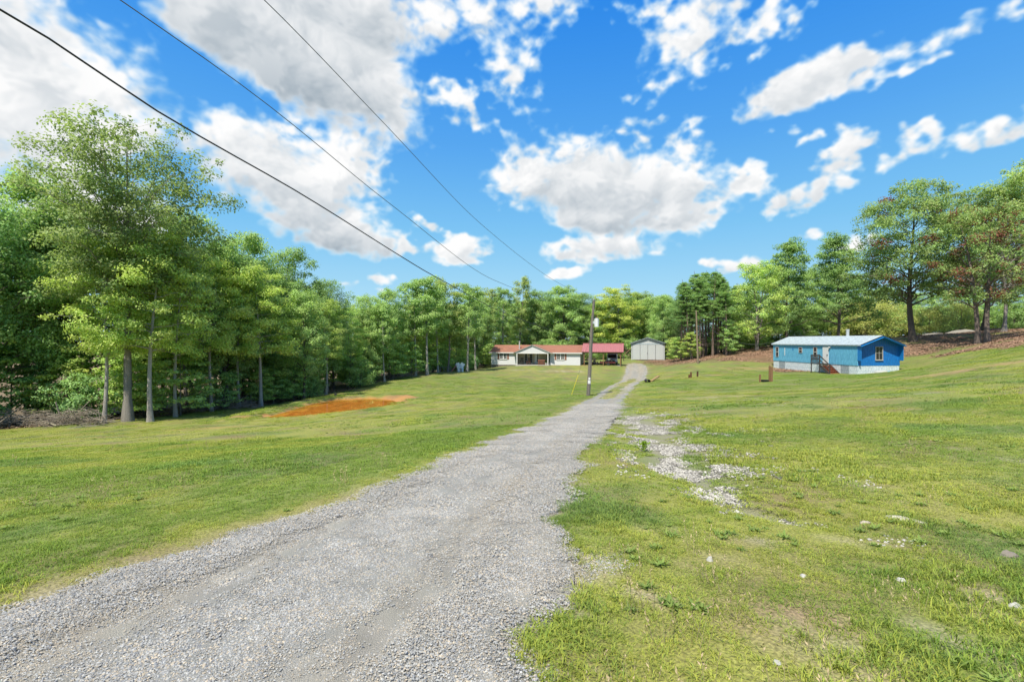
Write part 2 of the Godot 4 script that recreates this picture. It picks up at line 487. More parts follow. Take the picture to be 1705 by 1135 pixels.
func fit_land() -> void:
	var ys := PackedFloat64Array()
	for p in PLACED:
		spline_at.append(Vector2(p[0], p[1]) / 30.0)
		ys.append(p[2])
	for p in SIGHTED:
		var q := at(p[0], p[1], p[2])
		spline_at.append(Vector2(q.x, -q.z) / 30.0)
		ys.append(q.y)
	var n := spline_at.size()
	var a := [] # thin-plate spline through the sighted points, by elimination
	for r in n + 3:
		var row := PackedFloat64Array()
		row.resize(n + 4)
		a.append(row)
	for r in n:
		for s in n:
			var d2 := spline_at[r].distance_squared_to(spline_at[s])
			a[r][s] = 0.5 * d2 * log(d2) if d2 > 1e-9 else 0.0
		a[r][r] += 0.004
		a[r][n] = 1.0; a[r][n + 1] = spline_at[r].x; a[r][n + 2] = spline_at[r].y
		a[n][r] = 1.0; a[n + 1][r] = spline_at[r].x; a[n + 2][r] = spline_at[r].y
		a[r][n + 3] = ys[r]
	var m := n + 3
	for k in m:
		var best := k
		for r in range(k + 1, m):
			if absf(a[r][k]) > absf(a[best][k]): best = r
		var t = a[k]
		a[k] = a[best]
		a[best] = t
		var pivot: PackedFloat64Array = a[k]
		for r in range(k + 1, m):
			var row: PackedFloat64Array = a[r]
			var f := row[k] / pivot[k]
			if f != 0.0:
				for s in range(k, m + 1): row[s] -= f * pivot[s]
				a[r] = row
	spline_w.resize(m)
	for k in range(m - 1, -1, -1):
		var row: PackedFloat64Array = a[k]
		var sum := row[m]
		for s in range(k + 1, m): sum -= row[s] * spline_w[s]
		spline_w[k] = sum / row[k]
	var across := GX1 - GX0 + 1
	var lines := []
	lines.resize(GD1 - GD0 + 1)
	var line := func(j: int):
		var out := PackedFloat32Array()
		for i in across: out.append(spline(float(GX0 + i), float(GD0 + j)))
		lines[j] = out
	WorkerThreadPool.wait_for_group_task_completion(WorkerThreadPool.add_group_task(line, lines.size()))
	for l in lines: heights.append_array(l)
	# the drive, sampled every quarter metre ahead
	for k in int((94.0 + 14.0) * 4) + 1:
		var d := -14.0 + k * 0.25
		var s := 0
		while s < ROAD.size() - 2 and ROAD[s + 1][0] < d: s += 1
		var p0: Array = ROAD[maxi(s - 1, 0)]
		var p1: Array = ROAD[s]
		var p2: Array = ROAD[s + 1]
		var p3: Array = ROAD[mini(s + 2, ROAD.size() - 1)]
		var t := clampf((d - p1[0]) / (p2[0] - p1[0]), 0, 1)
		var h: float = p2[0] - p1[0]
		var m1: float = (p2[1] - p0[1]) / maxf(p2[0] - p0[0], 0.01) * h
		var m2: float = (p3[1] - p1[1]) / maxf(p3[0] - p1[0], 0.01) * h
		road_x.append((2 * t * t * t - 3 * t * t + 1) * p1[1] + (t * t * t - 2 * t * t + t) * m1 + (-2 * t * t * t + 3 * t * t) * p2[1] + (t * t * t - t * t) * m2)
		road_w.append(lerpf(p1[2], p2[2], t))
	for p in [[430, 700], [500, 697], [560, 690], [620, 682], [655, 677], [664, 670], [650, 664.5], [610, 662.5], [560, 665], [520, 672], [470, 687], [440, 695]]:
		var d: float = (EYE - WATER) * F / (p[1] - CY)
		pond.append(Vector2((p[0] - CX) / F * d, d))
	for p in [[1062, 690, 19.5, 1.0], [1085, 715, 14.6, 1.3], [1115, 745, 11.0, 1.0], [1150, 775, 8.7, 0.75], [1195, 805, 7.4, 0.5], [1240, 830, 6.4, 0.34], [1310, 850, 5.9, 0.24]]:
		var q := at(p[0], p[1], p[2])
		ditch.append(Vector3(q.x, p[3], -q.z))


func spline(x: float, d: float) -> float:
	var q := Vector2(x, d) / 30.0
	var n := spline_at.size()
	var s: float = spline_w[n] + spline_w[n + 1] * q.x + spline_w[n + 2] * q.y
	for k in n:
		var d2 := q.distance_squared_to(spline_at[k])
		if d2 > 1e-9: s += spline_w[k] * 0.5 * d2 * log(d2)
	return s


func land(x: float, d: float) -> float:
	var fx := clampf(x - GX0, 0, GX1 - GX0 - 0.001)
	var fd := clampf(d - GD0, 0, GD1 - GD0 - 0.001)
	var i := int(fx)
	var j := int(fd)
	fx -= i
	fd -= j
	var w := GX1 - GX0 + 1
	var k := j * w + i
	return lerpf(lerpf(heights[k], heights[k + 1], fx), lerpf(heights[k + w], heights[k + w + 1], fx), fd)


func road_at(d: float) -> Vector2: # centre and half width
	var k := clampi(int((d + 14.0) * 4), 0, road_x.size() - 1)
	return Vector2(road_x[k], road_w[k] / 2)


func lateral(x: float, d: float) -> float: # distance outside the drive's edge, negative on it
	if d > 95.5: return 9.0
	var r := road_at(minf(d, 94.0))
	var slant := 0.955 if d > 15 else 0.985
	return absf(x - r.x) * slant - r.y + n_small.get_noise_2d(x * 0.8, d * 0.8) * 0.35 + (maxf(0, d - 93.0))


func road_out(x: float, d: float) -> float: # as lateral(), but the grassy middle between the far wheel tracks counts as outside
	var l := lateral(x, d)
	if d < 30.0 or d > 70.0 or l > 0.3: return l
	var r := road_at(d)
	var half := r.y * 0.36 * smoothstep(31.0, 38.0, d) * smoothstep(69.0, 63.0, d) + 0.3 * n_small.get_noise_2d(x * 0.7 + 90, d * 0.7)
	return maxf(l, half - absf(x - r.x + 0.1))


func pond_out(x: float, d: float) -> float: # signed distance to the water's edge
	var p := Vector2(x, d)
	if x < -24 or x > -3 or d < 24 or d > 52: return 9.0
	var best := 99.0
	for k in pond.size():
		best = minf(best, p.distance_to(Geometry2D.get_closest_point_to_segment(p, pond[k], pond[(k + 1) % pond.size()])))
	return -best if Geometry2D.is_point_in_polygon(p, pond) else best


func ditch_out(x: float, d: float) -> float: # distance from the run of stones over its half width
	if d > 25 or d < 4 or x < 2 or x > 9: return 9.0
	var best := 9.0
	for k in ditch.size() - 1:
		var a := Vector2(ditch[k].x, ditch[k].z)
		var b := Vector2(ditch[k + 1].x, ditch[k + 1].z)
		var p := Geometry2D.get_closest_point_to_segment(Vector2(x, d), a, b)
		var w := lerpf(ditch[k].y, ditch[k + 1].y, clampf(p.distance_to(a) / a.distance_to(b), 0, 1))
		best = minf(best, p.distance_to(Vector2(x, d)) / w)
	return best


func ground_y(x: float, d: float) -> float:
	var y := land(x, d)
	y += n_mid.get_noise_2d(x, d) * 0.05 * clampf(d / 12.0, 0.3, 1.0)
	var o := pond_out(x, d)
	if o < 3.0: y = lerpf(WATER + clampf(o * 0.3, -0.6, 0.5) + 0.02, y, smoothstep(0.3, 3.0, o))
	var c := ditch_out(x, d)
	if c < 3.0: y -= 0.16 * exp(-c * c * 0.6)
	var l := road_out(x, d)
	if l < 0.1: y -= 0.09 * smoothstep(0.1, -0.35, l)
	return y


# where the woods stand: positive inside
func woods(x: float, d: float) -> float:
	var edge := 0.0
	var pts := [[-20.0, -46.0], [15.0, -40.0], [28.0, -34.0], [31.0, -27.0], [41.0, -21.6], [45.0, -19.8], [57.0, -17.9], [68.0, -13.8], [77.0, -10.6], [91.0, -5.2], [104.0, -3.0], [160.0, 30.0]]
	edge = -46.0
	for k in pts.size() - 1:
		if d >= pts[k][0] and d < pts[k + 1][0]:
			edge = lerpf(pts[k][1], pts[k + 1][1], (d - pts[k][0]) / (pts[k + 1][0] - pts[k][0]))
	var left := edge - x
	var back := d - (103.0 + 0.05 * x) if x < 36.0 else d - 90.0
	var pines := 0.0
	if x > 27.0 and d > 78.0: pines = minf(x - 27.0, d - 79.0)
	return maxf(maxf(left, back), pines)


const EARTH := [ # worn and bare places: bearing, dip, distance, half extents, strength
	[1190, 622, 58, 3.2, 1.6, 0.8], [1130, 627, 56, 3.0, 1.2, 0.5], [1120, 662, 31, 3.5, 0.5, 0.6], [1200, 655, 32, 2.6, 0.6, 0.7], [1330, 646, 35, 2.0, 0.7, 0.35], [1640, 606, 33, 6.0, 1.0, 0.5], [1560, 610, 34, 3.0, 0.8, 0.4], [1490, 628, 38, 2.5, 0.6, 0.4],
	[1360, 1005, 3.4, 0.28, 0.2, 0.95], [1400, 1045, 3.1, 0.2, 0.12, 0.9], [1010, 925, 4.35, 0.12, 0.55, 0.85], [1090, 985, 3.7, 0.14, 0.1, 0.7], [1640, 960, 3.8, 0.25, 0.2, 0.6], [1690, 995, 3.5, 0.3, 0.2, 0.7], [1450, 890, 5.0, 0.3, 0.2, 0.5], [1230, 985, 3.5, 0.2, 0.15, 0.5], [1590, 1035, 3.1, 0.25, 0.2, 0.6], [1480, 1110, 2.8, 0.35, 0.15, 0.6],
	[430, 697, 30.5, 3.5, 0.7, 0.75], [340, 712, 25.5, 2.2, 0.7, 0.45], [672, 670, 41.5, 1.3, 2.4, 0.9], [1250, 612, 66, 4.0, 1.5, 0.4],
	[935, 616, 79, 4.5, 1.3, 0.6], [862, 617, 80, 2.2, 0.8, 0.7], [1255, 593, 76, 5.0, 3.0, 0.9],
]
var earth_at: Array[Vector2] = []


func bareness(x: float, d: float) -> float:
	var b := 0.0
	var wob := n_small.get_noise_2d(x * 1.3, d * 1.3) * 0.7
	for k in EARTH.size():
		var e: Array = EARTH[k]
		var q: Vector2 = (Vector2(x, d) - earth_at[k]) / Vector2(e[3], e[4])
		var s := q.length()
		if s < 2.0: b = maxf(b, e[5] * smoothstep(1.25, 0.6, s + wob))
	if d < 26.0 and x > 0: # thin worn spots through the rough grass near by
		b = maxf(b, 0.6 * smoothstep(0.34, 0.62, n_small.get_noise_2d(x * 0.45 + 40, d * 0.6)))
	var o := pond_out(x, d)
	if o < 1.6: b = maxf(b, smoothstep(1.5 if x > -11.4 else 0.3, 0.0, o + wob * 0.6))
	return b


func leaf_litter(x: float, d: float) -> float: # red-brown leaves and clay under the right-hand trees
	if x < 24.0 or d < 38.0: return 0.0
	var px := x / d * F + CX
	var front := lerpf(61.0, 46.0, clampf((px - 1510.0) / 195.0, 0, 1)) if px > 1510 else 60.0
	if px < 1290: front = 75.5 - (px - 1130) * 0.035
	var f := smoothstep(-1.2, 1.2, d - front + n_mid.get_noise_2d(x * 2, d * 2) * 2.5)
	return f * smoothstep(24.0, 28.0, x) * (1.0 - 0.75 * smoothstep(0.1, 0.45, n_mid.get_noise_2d(x * 0.9 + 60, d * 0.9)))


func dryness(x: float, d: float) -> float:
	var s := 0.3 + 0.4 * n_large.get_noise_2d(x, d) + 0.32 * n_mid.get_noise_2d(x * 1.4, d * 1.4) + 0.3 * n_small.get_noise_2d(x, d)
	var l := lateral(x, d)
	if x < road_at(clampf(d, -14, 94)).x:
		s += 0.45 * smoothstep(0.55, 0.1, l) # a dry seam along the gravel
		s -= 0.28 * exp(-pow((l - 1.4) / 1.0, 2))
		if d > 10: s += 0.12 * smoothstep(3.0, 9.0, l) * smoothstep(60.0, 30.0, d)
		if d > 45: s -= 0.1
		s -= rut(l, d) * 0.3
		s += 0.09 * sin(l * TAU / 1.5) * smoothstep(0.8, 1.6, l) # mowing stripes
	else:
		s += 0.05
	if d > 40 and x > 14: s -= 0.12
	return clampf(s, 0, 1)


func rut(l: float, d: float) -> float: # old wheel ruts in the left lawn, where the grass stands longer
	if d > 60.0: return 0.0
	var wob := n_mid.get_noise_2d(d * 0.6, 7.0) * 0.5
	return maxf(exp(-pow((l - 3.7 + wob) / 0.22, 2)), 0.8 * exp(-pow((l - 6.4 + wob * 1.5) / 0.3, 2))) * smoothstep(-0.2, 0.25, n_mid.get_noise_2d(l * 0.5, d * 0.4))


func turf(x: float, d: float) -> Color:
	var s := dryness(x, d)
	var lush := Color(0.25, 0.36, 0.058)
	var sunny := Color(0.42, 0.46, 0.085)
	var straw := Color(0.54, 0.46, 0.23)
	var cold := Color(0.18, 0.3, 0.08)
	var c := lush.lerp(sunny, smoothstep(0.12, 0.5, s)).lerp(straw, smoothstep(0.55, 1.0, s) * 0.75)
	return c.lerp(cold, smoothstep(0.15, 0.5, n_mid.get_noise_2d(x * 1.6 + 300, d * 1.6)) * 0.7)


func soil(x: float, d: float) -> Color:
	var c := Color(0.36, 0.27, 0.17).lerp(Color(0.42, 0.38, 0.31), smoothstep(-0.3, 0.4, n_small.get_noise_2d(x * 2, d * 2)))
	if x < -5 and d > 24: c = Color(0.5, 0.29, 0.13)
	if pond_out(x, d) < 2.5: c = Color(0.48, 0.24, 0.09)
	if x > 24 and d > 30: c = Color(0.46, 0.26, 0.16)
	return c


func ground_colour(x: float, d: float) -> Color:
	var c := turf(x, d) * 0.64
	c = c.lerp(Color(0.3, 0.26, 0.12), 0.16)
	c = c.lerp(soil(x, d), bareness(x, d))
	c = c.lerp(Color(0.15, 0.095, 0.06).lerp(Color(0.23, 0.13, 0.085), smoothstep(-0.3, 0.3, n_small.get_noise_2d(x, d))), leaf_litter(x, d) * 0.95)
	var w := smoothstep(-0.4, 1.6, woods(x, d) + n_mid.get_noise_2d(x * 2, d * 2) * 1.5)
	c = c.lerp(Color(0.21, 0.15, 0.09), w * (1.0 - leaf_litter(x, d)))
	if d < 96:
		var ro := road_out(x, d)
		if ro < 0.25: c = c.lerp(Color(0.3, 0.27, 0.2), smoothstep(0.25, -0.1, ro))
	var di := ditch_out(x, d)
	if di < 1.6: c = c.lerp(Color(0.27, 0.255, 0.22).lerp(Color(0.2, 0.24, 0.09), smoothstep(-0.3, 0.5, n_small.get_noise_2d(x * 2, d * 2))), smoothstep(1.2, 0.3, di) * 0.8)
	c.a = 1.0
	return c


func steps(breaks: Array) -> PackedFloat32Array: # [[until, step], ...]
	var out := PackedFloat32Array()
	var p: float = breaks[0][0]
	for k in range(1, breaks.size()):
		var count := maxi(1, roundi((breaks[k][0] - p) / breaks[k][1]))
		for q in count: out.append(p + (breaks[k][0] - p) * q / count)
		p = breaks[k][0]
	out.append(p)
	return out


func make_ground() -> void:
	for e in EARTH:
		var q := at(e[0], e[1], e[2])
		earth_at.append(Vector2(q.x, -q.z))
	var xs := steps([[-2500, 600], [-700, 120], [-160, 12], [-60, 1.5], [-32, 0.75], [-10, 0.3], [10, 0.3], [34, 0.6], [70, 1.2], [160, 12], [700, 120], [2500, 600]])
	var ds := steps([[-2500, 600], [-700, 120], [-100, 12], [-20, 2], [-4, 0.5], [1, 0.25], [14, 0.25], [50, 0.5], [112, 1.0], [170, 8], [700, 120], [2500, 600]])
	var rows := []
	rows.resize(ds.size())
	var job := func(j: int):
		var p := PackedVector3Array()
		var c := PackedColorArray()
		for x in xs:
			p.append(Vector3(x, ground_y(x, ds[j]), -ds[j]))
			c.append(ground_colour(x, ds[j]))
		rows[j] = [p, c]
	WorkerThreadPool.wait_for_group_task_completion(WorkerThreadPool.add_group_task(job, ds.size()))
	var v := PackedVector3Array()
	var cs := PackedColorArray()
	for r in rows:
		v.append_array(r[0])
		cs.append_array(r[1])
	var w := xs.size()
	var nn := PackedVector3Array()
	nn.resize(v.size())
	var idx := PackedInt32Array()
	for j in ds.size():
		for i in w:
			var k := j * w + i
			var ex := v[j * w + mini(i + 1, w - 1)] - v[j * w + maxi(i - 1, 0)]
			var ez := v[mini(j + 1, ds.size() - 1) * w + i] - v[maxi(j - 1, 0) * w + i]
			nn[k] = ex.cross(ez).normalized()
			if nn[k].y < 0: nn[k] = -nn[k]
			if i < w - 1 and j < ds.size() - 1:
				idx.append(k); idx.append(k + w); idx.append(k + 1)
				idx.append(k + 1); idx.append(k + w); idx.append(k + w + 1)
	var b := MB.new()
	b.v = v; b.n = nn; b.c = cs; b.i = idx
	tag(part("ground", b, M.ground), "rolling lawn and woodland floor around the gravel drive", "ground", "", "structure")


func make_road() -> void:
	var b := MB.new()
	const ACROSS := 22
	var rows := []
	var d := -13.5
	while d < 94.0:
		rows.append(d)
		d += 0.16 if d < 14 else 0.4 if d < 40 else 0.6
	for j in rows.size():
		var dd: float = rows[j]
		var r := road_at(dd)
		var r2 := road_at(dd + 0.5)
		var slope := (r2.x - road_at(dd - 0.5).x)
		var cr := Vector2(1, -slope).normalized() # across, in (x, d)
		for i in ACROSS + 1:
			var s := -1.0 + 2.0 * i / ACROSS
			var hw := r.y + 0.12
			var x := r.x + cr.x * s * hw
			var q := dd + cr.y * s * hw
			var out := road_out(x, q)
			var y := land(x, q) + n_mid.get_noise_2d(x, q) * 0.05 * clampf(q / 12.0, 0.3, 1.0)
			y += 0.03 - 0.055 * (exp(-pow((absf(s) - 0.5) / 0.16, 2))) * 0.6 # wheel tracks
			y += n_small.get_noise_2d(x * 2.0, q * 2.0) * 0.012
			y -= 0.09 * smoothstep(-0.28, 0.16, out)
			b.v.append(Vector3(x, y, -q))
			b.n.append(Vector3.UP)
			var tan_ := Color(0.275, 0.255, 0.22)
			var blue := Color(0.235, 0.24, 0.24)
			var track := exp(-pow((absf(s + 0.05) - 0.45) / 0.17, 2)) * (0.75 if s > 0 else 0.6)
			track += 0.45 * smoothstep(0.5, 1.0, absf(s)) * smoothstep(30, 12, q) * (1.0 if s > 0 else 0.0)
			var c := blue.lerp(tan_, clampf(track + 0.5 * n_mid.get_noise_2d(x * 2.5, q * 0.8) + 0.5 * smoothstep(25, 60, q), 0, 1))
			c = c * (1.0 + 0.25 * n_small.get_noise_2d(x * 3.0, q * 3.0))
			c.a = 1
			b.c.append(c)
	var w := ACROSS + 1
	for j in rows.size() - 1:
		for i in ACROSS:
			var k := j * w + i
			b.i.append(k); b.i.append(k + w); b.i.append(k + 1)
			b.i.append(k + 1); b.i.append(k + w); b.i.append(k + w + 1)
	for j in rows.size():
		for i in w:
			var ex := b.v[j * w + mini(i + 1, ACROSS)] - b.v[j * w + maxi(i - 1, 0)]
			var ez := b.v[mini(j + 1, rows.size() - 1) * w + i] - b.v[maxi(j - 1, 0) * w + i]
			var g := ex.cross(ez).normalized()
			b.n[j * w + i] = g if g.y > 0 else -g
	tag(part("driveway", b, M.gravel_bed), "long grey gravel drive curving away to the house, grassy middle far off", "driveway", "", "structure")


func make_pond() -> void:
	var b := MB.new()
	var big := Geometry2D.offset_polygon(pond, 0.8, Geometry2D.JOIN_ROUND)[0]
	var tri := Geometry2D.triangulate_polygon(big)
	for p in big:
		b.v.append(Vector3(p.x, WATER, -p.y))
		b.n.append(Vector3.UP)
		b.c.append(Color.WHITE)
	for k in range(0, tri.size(), 3):
		var p := big[tri[k]]
		var q := big[tri[k + 1]]
		var r := big[tri[k + 2]]
		var turned := (q - p).cross(r - p) > 0
		b.i.append(tri[k]); b.i.append(tri[k + 2 if turned else k + 1]); b.i.append(tri[k + 1 if turned else k + 2])
	tag(part("pond_water", b, M.muddy_water), "orange muddy pond water below the left lawn", "pond", "", "structure")


# ---------------------------------------------------------------- grass and stones
func blade_patch(seed_: int, side: float, count: int, tall: float, wide: float, straw: float, lean := 1.2) -> ArrayMesh:
	var r := RandomNumberGenerator.new()
	r.seed = seed_
	var b := MB.new()
	var clumps := []
	for k in maxi(3, count / 28): clumps.append([Vector2(r.randf_range(-0.5, 0.5), r.randf_range(-0.5, 0.5)) * side, r.randf_range(0.6, 1.35)])
	for k in int(count * 0.9):
		var cl: Array = clumps[r.randi() % clumps.size()]
		var p2: Vector2 = cl[0] + Vector2(r.randfn(), r.randfn()) * side * 0.075
		if r.randf() < 0.35: p2 = Vector2(r.randf_range(-0.55, 0.55), r.randf_range(-0.55, 0.55)) * side
		var p := Vector3(p2.x, -0.012, p2.y)
		var h := tall * r.randf_range(0.45, 1.1) * float(cl[1]) * 0.72
		var a := r.randf() * TAU
		var dir := Vector3(cos(a), 0, sin(a))
		var out := lean * r.randf_range(0.2, 1.3)
		var mid := p + Vector3.UP * h * 0.52 + dir * h * out * 0.45
		var tip := p + Vector3.UP * h * maxf(0.25, 1.0 - 0.5 * out) + dir * h * out * 1.2
		var side3 := dir.cross(Vector3.UP) * wide * r.randf_range(0.7, 1.2) * 0.5
		var col := Color(1, 1, 1).lerp(Color(0.85, 0.95, 0.8), r.randf())
		if r.randf() < straw: col = Color(1.35, 1.08, 2.0)
		elif r.randf() < 0.25: col = Color(1.3, 1.12, 0.9)
		elif r.randf() < 0.3: col = Color(0.62, 0.78, 0.8)
		col = col * r.randf_range(0.8, 1.2)
		col.a = 1
		var g := (dir * -0.45 + Vector3.UP).normalized()
		var k0 := b.v.size()
		b.v.append(p - side3); b.v.append(p + side3); b.v.append(mid + side3 * 0.8); b.v.append(mid - side3 * 0.8); b.v.append(tip)
		for q in 5:
			b.n.append(g)
			b.c.append(col)
		for q in [0, 2, 1, 0, 3, 2, 3, 4, 2]: b.i.append(k0 + q)
	return b.mesh()


func scatter(called: String, label: String, category: String, shape: Mesh, mat: Material, places: Array, tints: Array) -> void:
	var mm := MultiMesh.new()
	mm.transform_format = MultiMesh.TRANSFORM_3D
	mm.use_colors = true
	mm.mesh = shape
	mm.instance_count = places.size()
	for k in places.size():
		mm.set_instance_transform(k, places[k])
		mm.set_instance_color(k, tints[k])
	var o := MultiMeshInstance3D.new()
	o.name = numbered(called)
	o.multimesh = mm
	o.material_override = mat
	add_child(o, true)
	tag(o, label, category, "", "stuff")


func slope_basis(x: float, d: float, turn: float) -> Basis:
	var e := 0.4
	var nrm := Vector3(land(x - e, d) - land(x + e, d), 2 * e, land(x, d + e) - land(x, d - e)).normalized()
	var f := Vector3(cos(turn), 0, sin(turn))
	var xx := (f - nrm * f.dot(nrm)).normalized()
	return Basis(xx, nrm, xx.cross(nrm))


func make_grass() -> void:
	# [near, far, spacing, patch variants, label]
	var bands := [
		[1.6, 6.5, 0.17, [blade_patch(1, 0.3, 300, 0.075, 0.0055, 0.14), blade_patch(2, 0.3, 230, 0.06, 0.0055, 0.34), blade_patch(3, 0.32, 240, 0.12, 0.0065, 0.07)], "rough short grass with straw blades closest to the viewer"],
		[6.5, 17.0, 0.28, [blade_patch(4, 0.5, 400, 0.07, 0.0095, 0.13), blade_patch(5, 0.5, 320, 0.055, 0.0095, 0.3), blade_patch(6, 0.5, 320, 0.11, 0.011, 0.06)], "mown grass a few steps out on both sides of the drive"],
		[17.0, 36.0, 0.58, [blade_patch(7, 0.9, 420, 0.05, 0.018, 0.12), blade_patch(8, 0.9, 360, 0.042, 0.018, 0.25), blade_patch(9, 0.9, 360, 0.09, 0.022, 0.05)], "mown lawn grass in the middle distance"],
		[36.0, 74.0, 0.95, [blade_patch(10, 1.5, 620, 0.05, 0.03, 0.1), blade_patch(11, 1.5, 520, 0.042, 0.03, 0.22), blade_patch(12, 1.5, 520, 0.09, 0.034, 0.04)], "far mown lawn below the house and the trailer"],
	]
	var r := RandomNumberGenerator.new()
	r.seed = 4
	for b in bands:
		var places := [[], [], []]
		var tints := [[], [], []]
		var d: float = b[0]
		while d < b[1]:
			var reach: float = d * 1.12 + 1.5
			var x := -reach
			while x < reach:
				var px: float = x + r.randf_range(-0.5, 0.5) * b[2]
				var pd: float = d + r.randf_range(-0.5, 0.5) * b[2]
				x += b[2]
				var edge := lateral(px, pd)
				var chance := 1.0
				if road_out(px, pd) < 0.02 + 0.12 * float(b[2]):
					if edge > -0.55 and d < 17.0 and px > road_at(pd).x: chance = 0.42 * smoothstep(0.1, 0.5, n_small.get_noise_2d(px * 1.7 + 9, pd * 1.7))
					else: continue
				var w := woods(px, pd)
				if w > 0.6: chance *= 0.35 if w < 3 else 0.0
				chance *= 1.0 - 0.97 * bareness(px, pd)
				chance *= 1.0 - 0.85 * leaf_litter(px, pd)
				if pond_out(px, pd) < 0.1: continue
				if ditch_out(px, pd) < 1.3: chance *= smoothstep(0.3, 1.0, ditch_out(px, pd) + 0.7 * n_small.get_noise_2d(px, pd))
				chance *= smoothstep(74.0, 55.0, pd)
				if r.randf() > chance: continue
				var dry := dryness(px, pd)
				var kind := 0
				var tallness := n_mid.get_noise_2d(px * 1.6 + 77, pd * 1.6) + 0.4 * n_small.get_noise_2d(px, pd + 50)
				if dry + r.randf_range(-0.12, 0.12) > 0.55: kind = 1
				elif tallness > (0.3 if px > road_at(pd).x else 0.42): kind = 2
				if pond_out(px, pd) < 1.6 and px < -14: kind = 2
				if px < 0 and rut(edge, pd) > 0.5: kind = 2
				if absf(w + 2.0) < 1.2 and px < 0: kind = 2
				var y := ground_y(px, pd) - (0.0 if d > 20 else 0.004)
				var s := r.randf_range(0.8, 1.15)
				var hs := s * (0.85 + 0.5 * clampf(tallness + 0.2, -0.5, 0.8))
				if edge < 0.5: hs *= 0.75
				places[kind].append(Transform3D(slope_basis(px, pd, r.randf() * TAU) * Basis.from_scale(Vector3(s, hs, s)), Vector3(px, y, -pd)))
				var c := turf(px, pd) * r.randf_range(0.72, 0.95)
				c = Color(minf(c.r, 0.85), minf(c.g, 0.9), c.b)
				c.a = 1
				tints[kind].append(c)
			d += b[2]
		for k in 3:
			if places[k].size() > 8: scatter("grass", ["", "paler drier blades among ", "taller darker tufts among "][k] + b[4], "grass", b[3][k], M.grass_blade, places[k], tints[k])


func make_weeds() -> void:
	# broad-leaved weeds and dry seed stalks dotted through the near grass
	var r := RandomNumberGenerator.new()
	r.seed = 61
	var rosette := MB.new()
	for k in 26:
		var a := r.randf() * TAU
		var dir := Vector3(cos(a), r.randf_range(0.15, 0.9), sin(a)).normalized()
		var nrm := (Vector3.UP - dir * dir.y).normalized()
		var c := Color(0.15, 0.24, 0.05).lerp(Color(0.24, 0.31, 0.08), r.randf())
		rosette.leaf(Vector3(r.randfn() * 0.025, 0.005, r.randfn() * 0.025), dir, nrm, Vector3.UP, r.randf_range(0.035, 0.08), r.randf_range(0.012, 0.024), c)
	var stalk := MB.new()
	for k in 9:
		var p := Vector3(r.randfn() * 0.05, 0, r.randfn() * 0.05)
		var top := p + Vector3(r.randfn() * 0.05, r.randf_range(0.12, 0.24), r.randfn() * 0.05)
		stalk.col = Color(0.42, 0.36, 0.2)
		stalk.tube([p, p.lerp(top, 0.5), top], [0.0016, 0.0014, 0.001], 3, false)
		for q in 4: stalk.leaf(top - Vector3(0, q * 0.012, 0), Vector3(r.randfn(), 1.2, r.randfn()).normalized(), Vector3(r.randfn(), 0.2, r.randfn()).normalized(), Vector3.UP, 0.025, 0.008, Color(0.45, 0.36, 0.22))
	for kind in 2:
		var places := []
		var tints := []
		for k in [1500, 420][kind]:
			var d := 2.2 + 24.0 * pow(r.randf(), 1.5)
			var x := r.randf_range(-1.1, 1.1) * d
			if lateral(x, d) < 0.25 or bareness(x, d) > 0.5 or ditch_out(x, d) < 1.1: continue
			if n_mid.get_noise_2d(x * 1.3 + 500 + kind * 90, d * 1.3) < (0.02 if x > road_at(d).x else 0.2): continue
			places.append(Transform3D(slope_basis(x, d, r.randf() * TAU).scaled(Vector3.ONE * r.randf_range(0.6, 1.3)), Vector3(x, ground_y(x, d), -d)))
			var v := r.randf_range(0.8, 1.2)
			tints.append(Color(v, v, v))
		scatter("weeds", ["dark green broad-leaved weeds dotted through the near grass", "dry tan seed stalks standing in the near grass"][kind], "weeds", [rosette, stalk][kind].mesh(), M.grass_blade, places, tints)


func pebble(r: RandomNumberGenerator, b: MB, p: Vector3, size: float, colour: Color, flat := 0.6) -> void:
	var up := Vector3(r.randfn() * 0.3, 1, r.randfn() * 0.3).normalized()
	var x := up.cross(Vector3(r.randfn(), r.randfn(), r.randfn())).normalized()
	var z := x.cross(up)
	var q: Array[Vector3] = []
	for k in 4:
		var a := TAU * k / 4.0 + r.randf_range(-0.4, 0.4)
		q.append(p + (x * cos(a) + z * sin(a)) * size * r.randf_range(0.6, 1.15) + up * size * r.randf_range(-0.15, 0.2) * flat)
	var t1 := p + up * size * flat * r.randf_range(0.5, 0.9) + x * size * r.randf_range(-0.1, 0.45)
	var t2 := p + up * size * flat * r.randf_range(0.4, 0.9) - x * size * r.randf_range(0.1, 0.5)
	b.col = colour
	b.tri(q[0], q[1], t1, q[0] + q[1] - p * 2 + up * size)
	b.tri(q[3], q[0], t1, q[3] + q[0] - p * 2 + up * size)
	b.tri(q[1], q[2], t2, q[1] + q[2] - p * 2 + up * size)
	b.tri(q[2], q[3], t2, q[2] + q[3] - p * 2 + up * size)
	b.tri(q[1], t1, t2, q[1] - p + up * size)
	b.tri(q[3], t1, t2, q[3] - p + up * size)


func stone_patch(seed_: int, side: float, count: int, small: float, large: float, tan_: float) -> ArrayMesh:
	var r := RandomNumberGenerator.new()
	r.seed = seed_
	var b := MB.new()
	for k in count:
		var p := Vector3(r.randf_range(-0.5, 0.5) * side, 0, r.randf_range(-0.5, 0.5) * side)
		var c := Color(0.245, 0.25, 0.25)
		var t := r.randf()
		if t < tan_: c = Color(0.31, 0.275, 0.22)
		elif t < tan_ + 0.2: c = Color(0.31, 0.315, 0.31)
		elif t > 0.88: c = Color(0.16, 0.17, 0.185)
		c = c * r.randf_range(0.82, 1.14)
		c.a = 1
		pebble(r, b, p, lerpf(small, large, pow(r.randf(), 2.2)), c)
	return b.mesh()


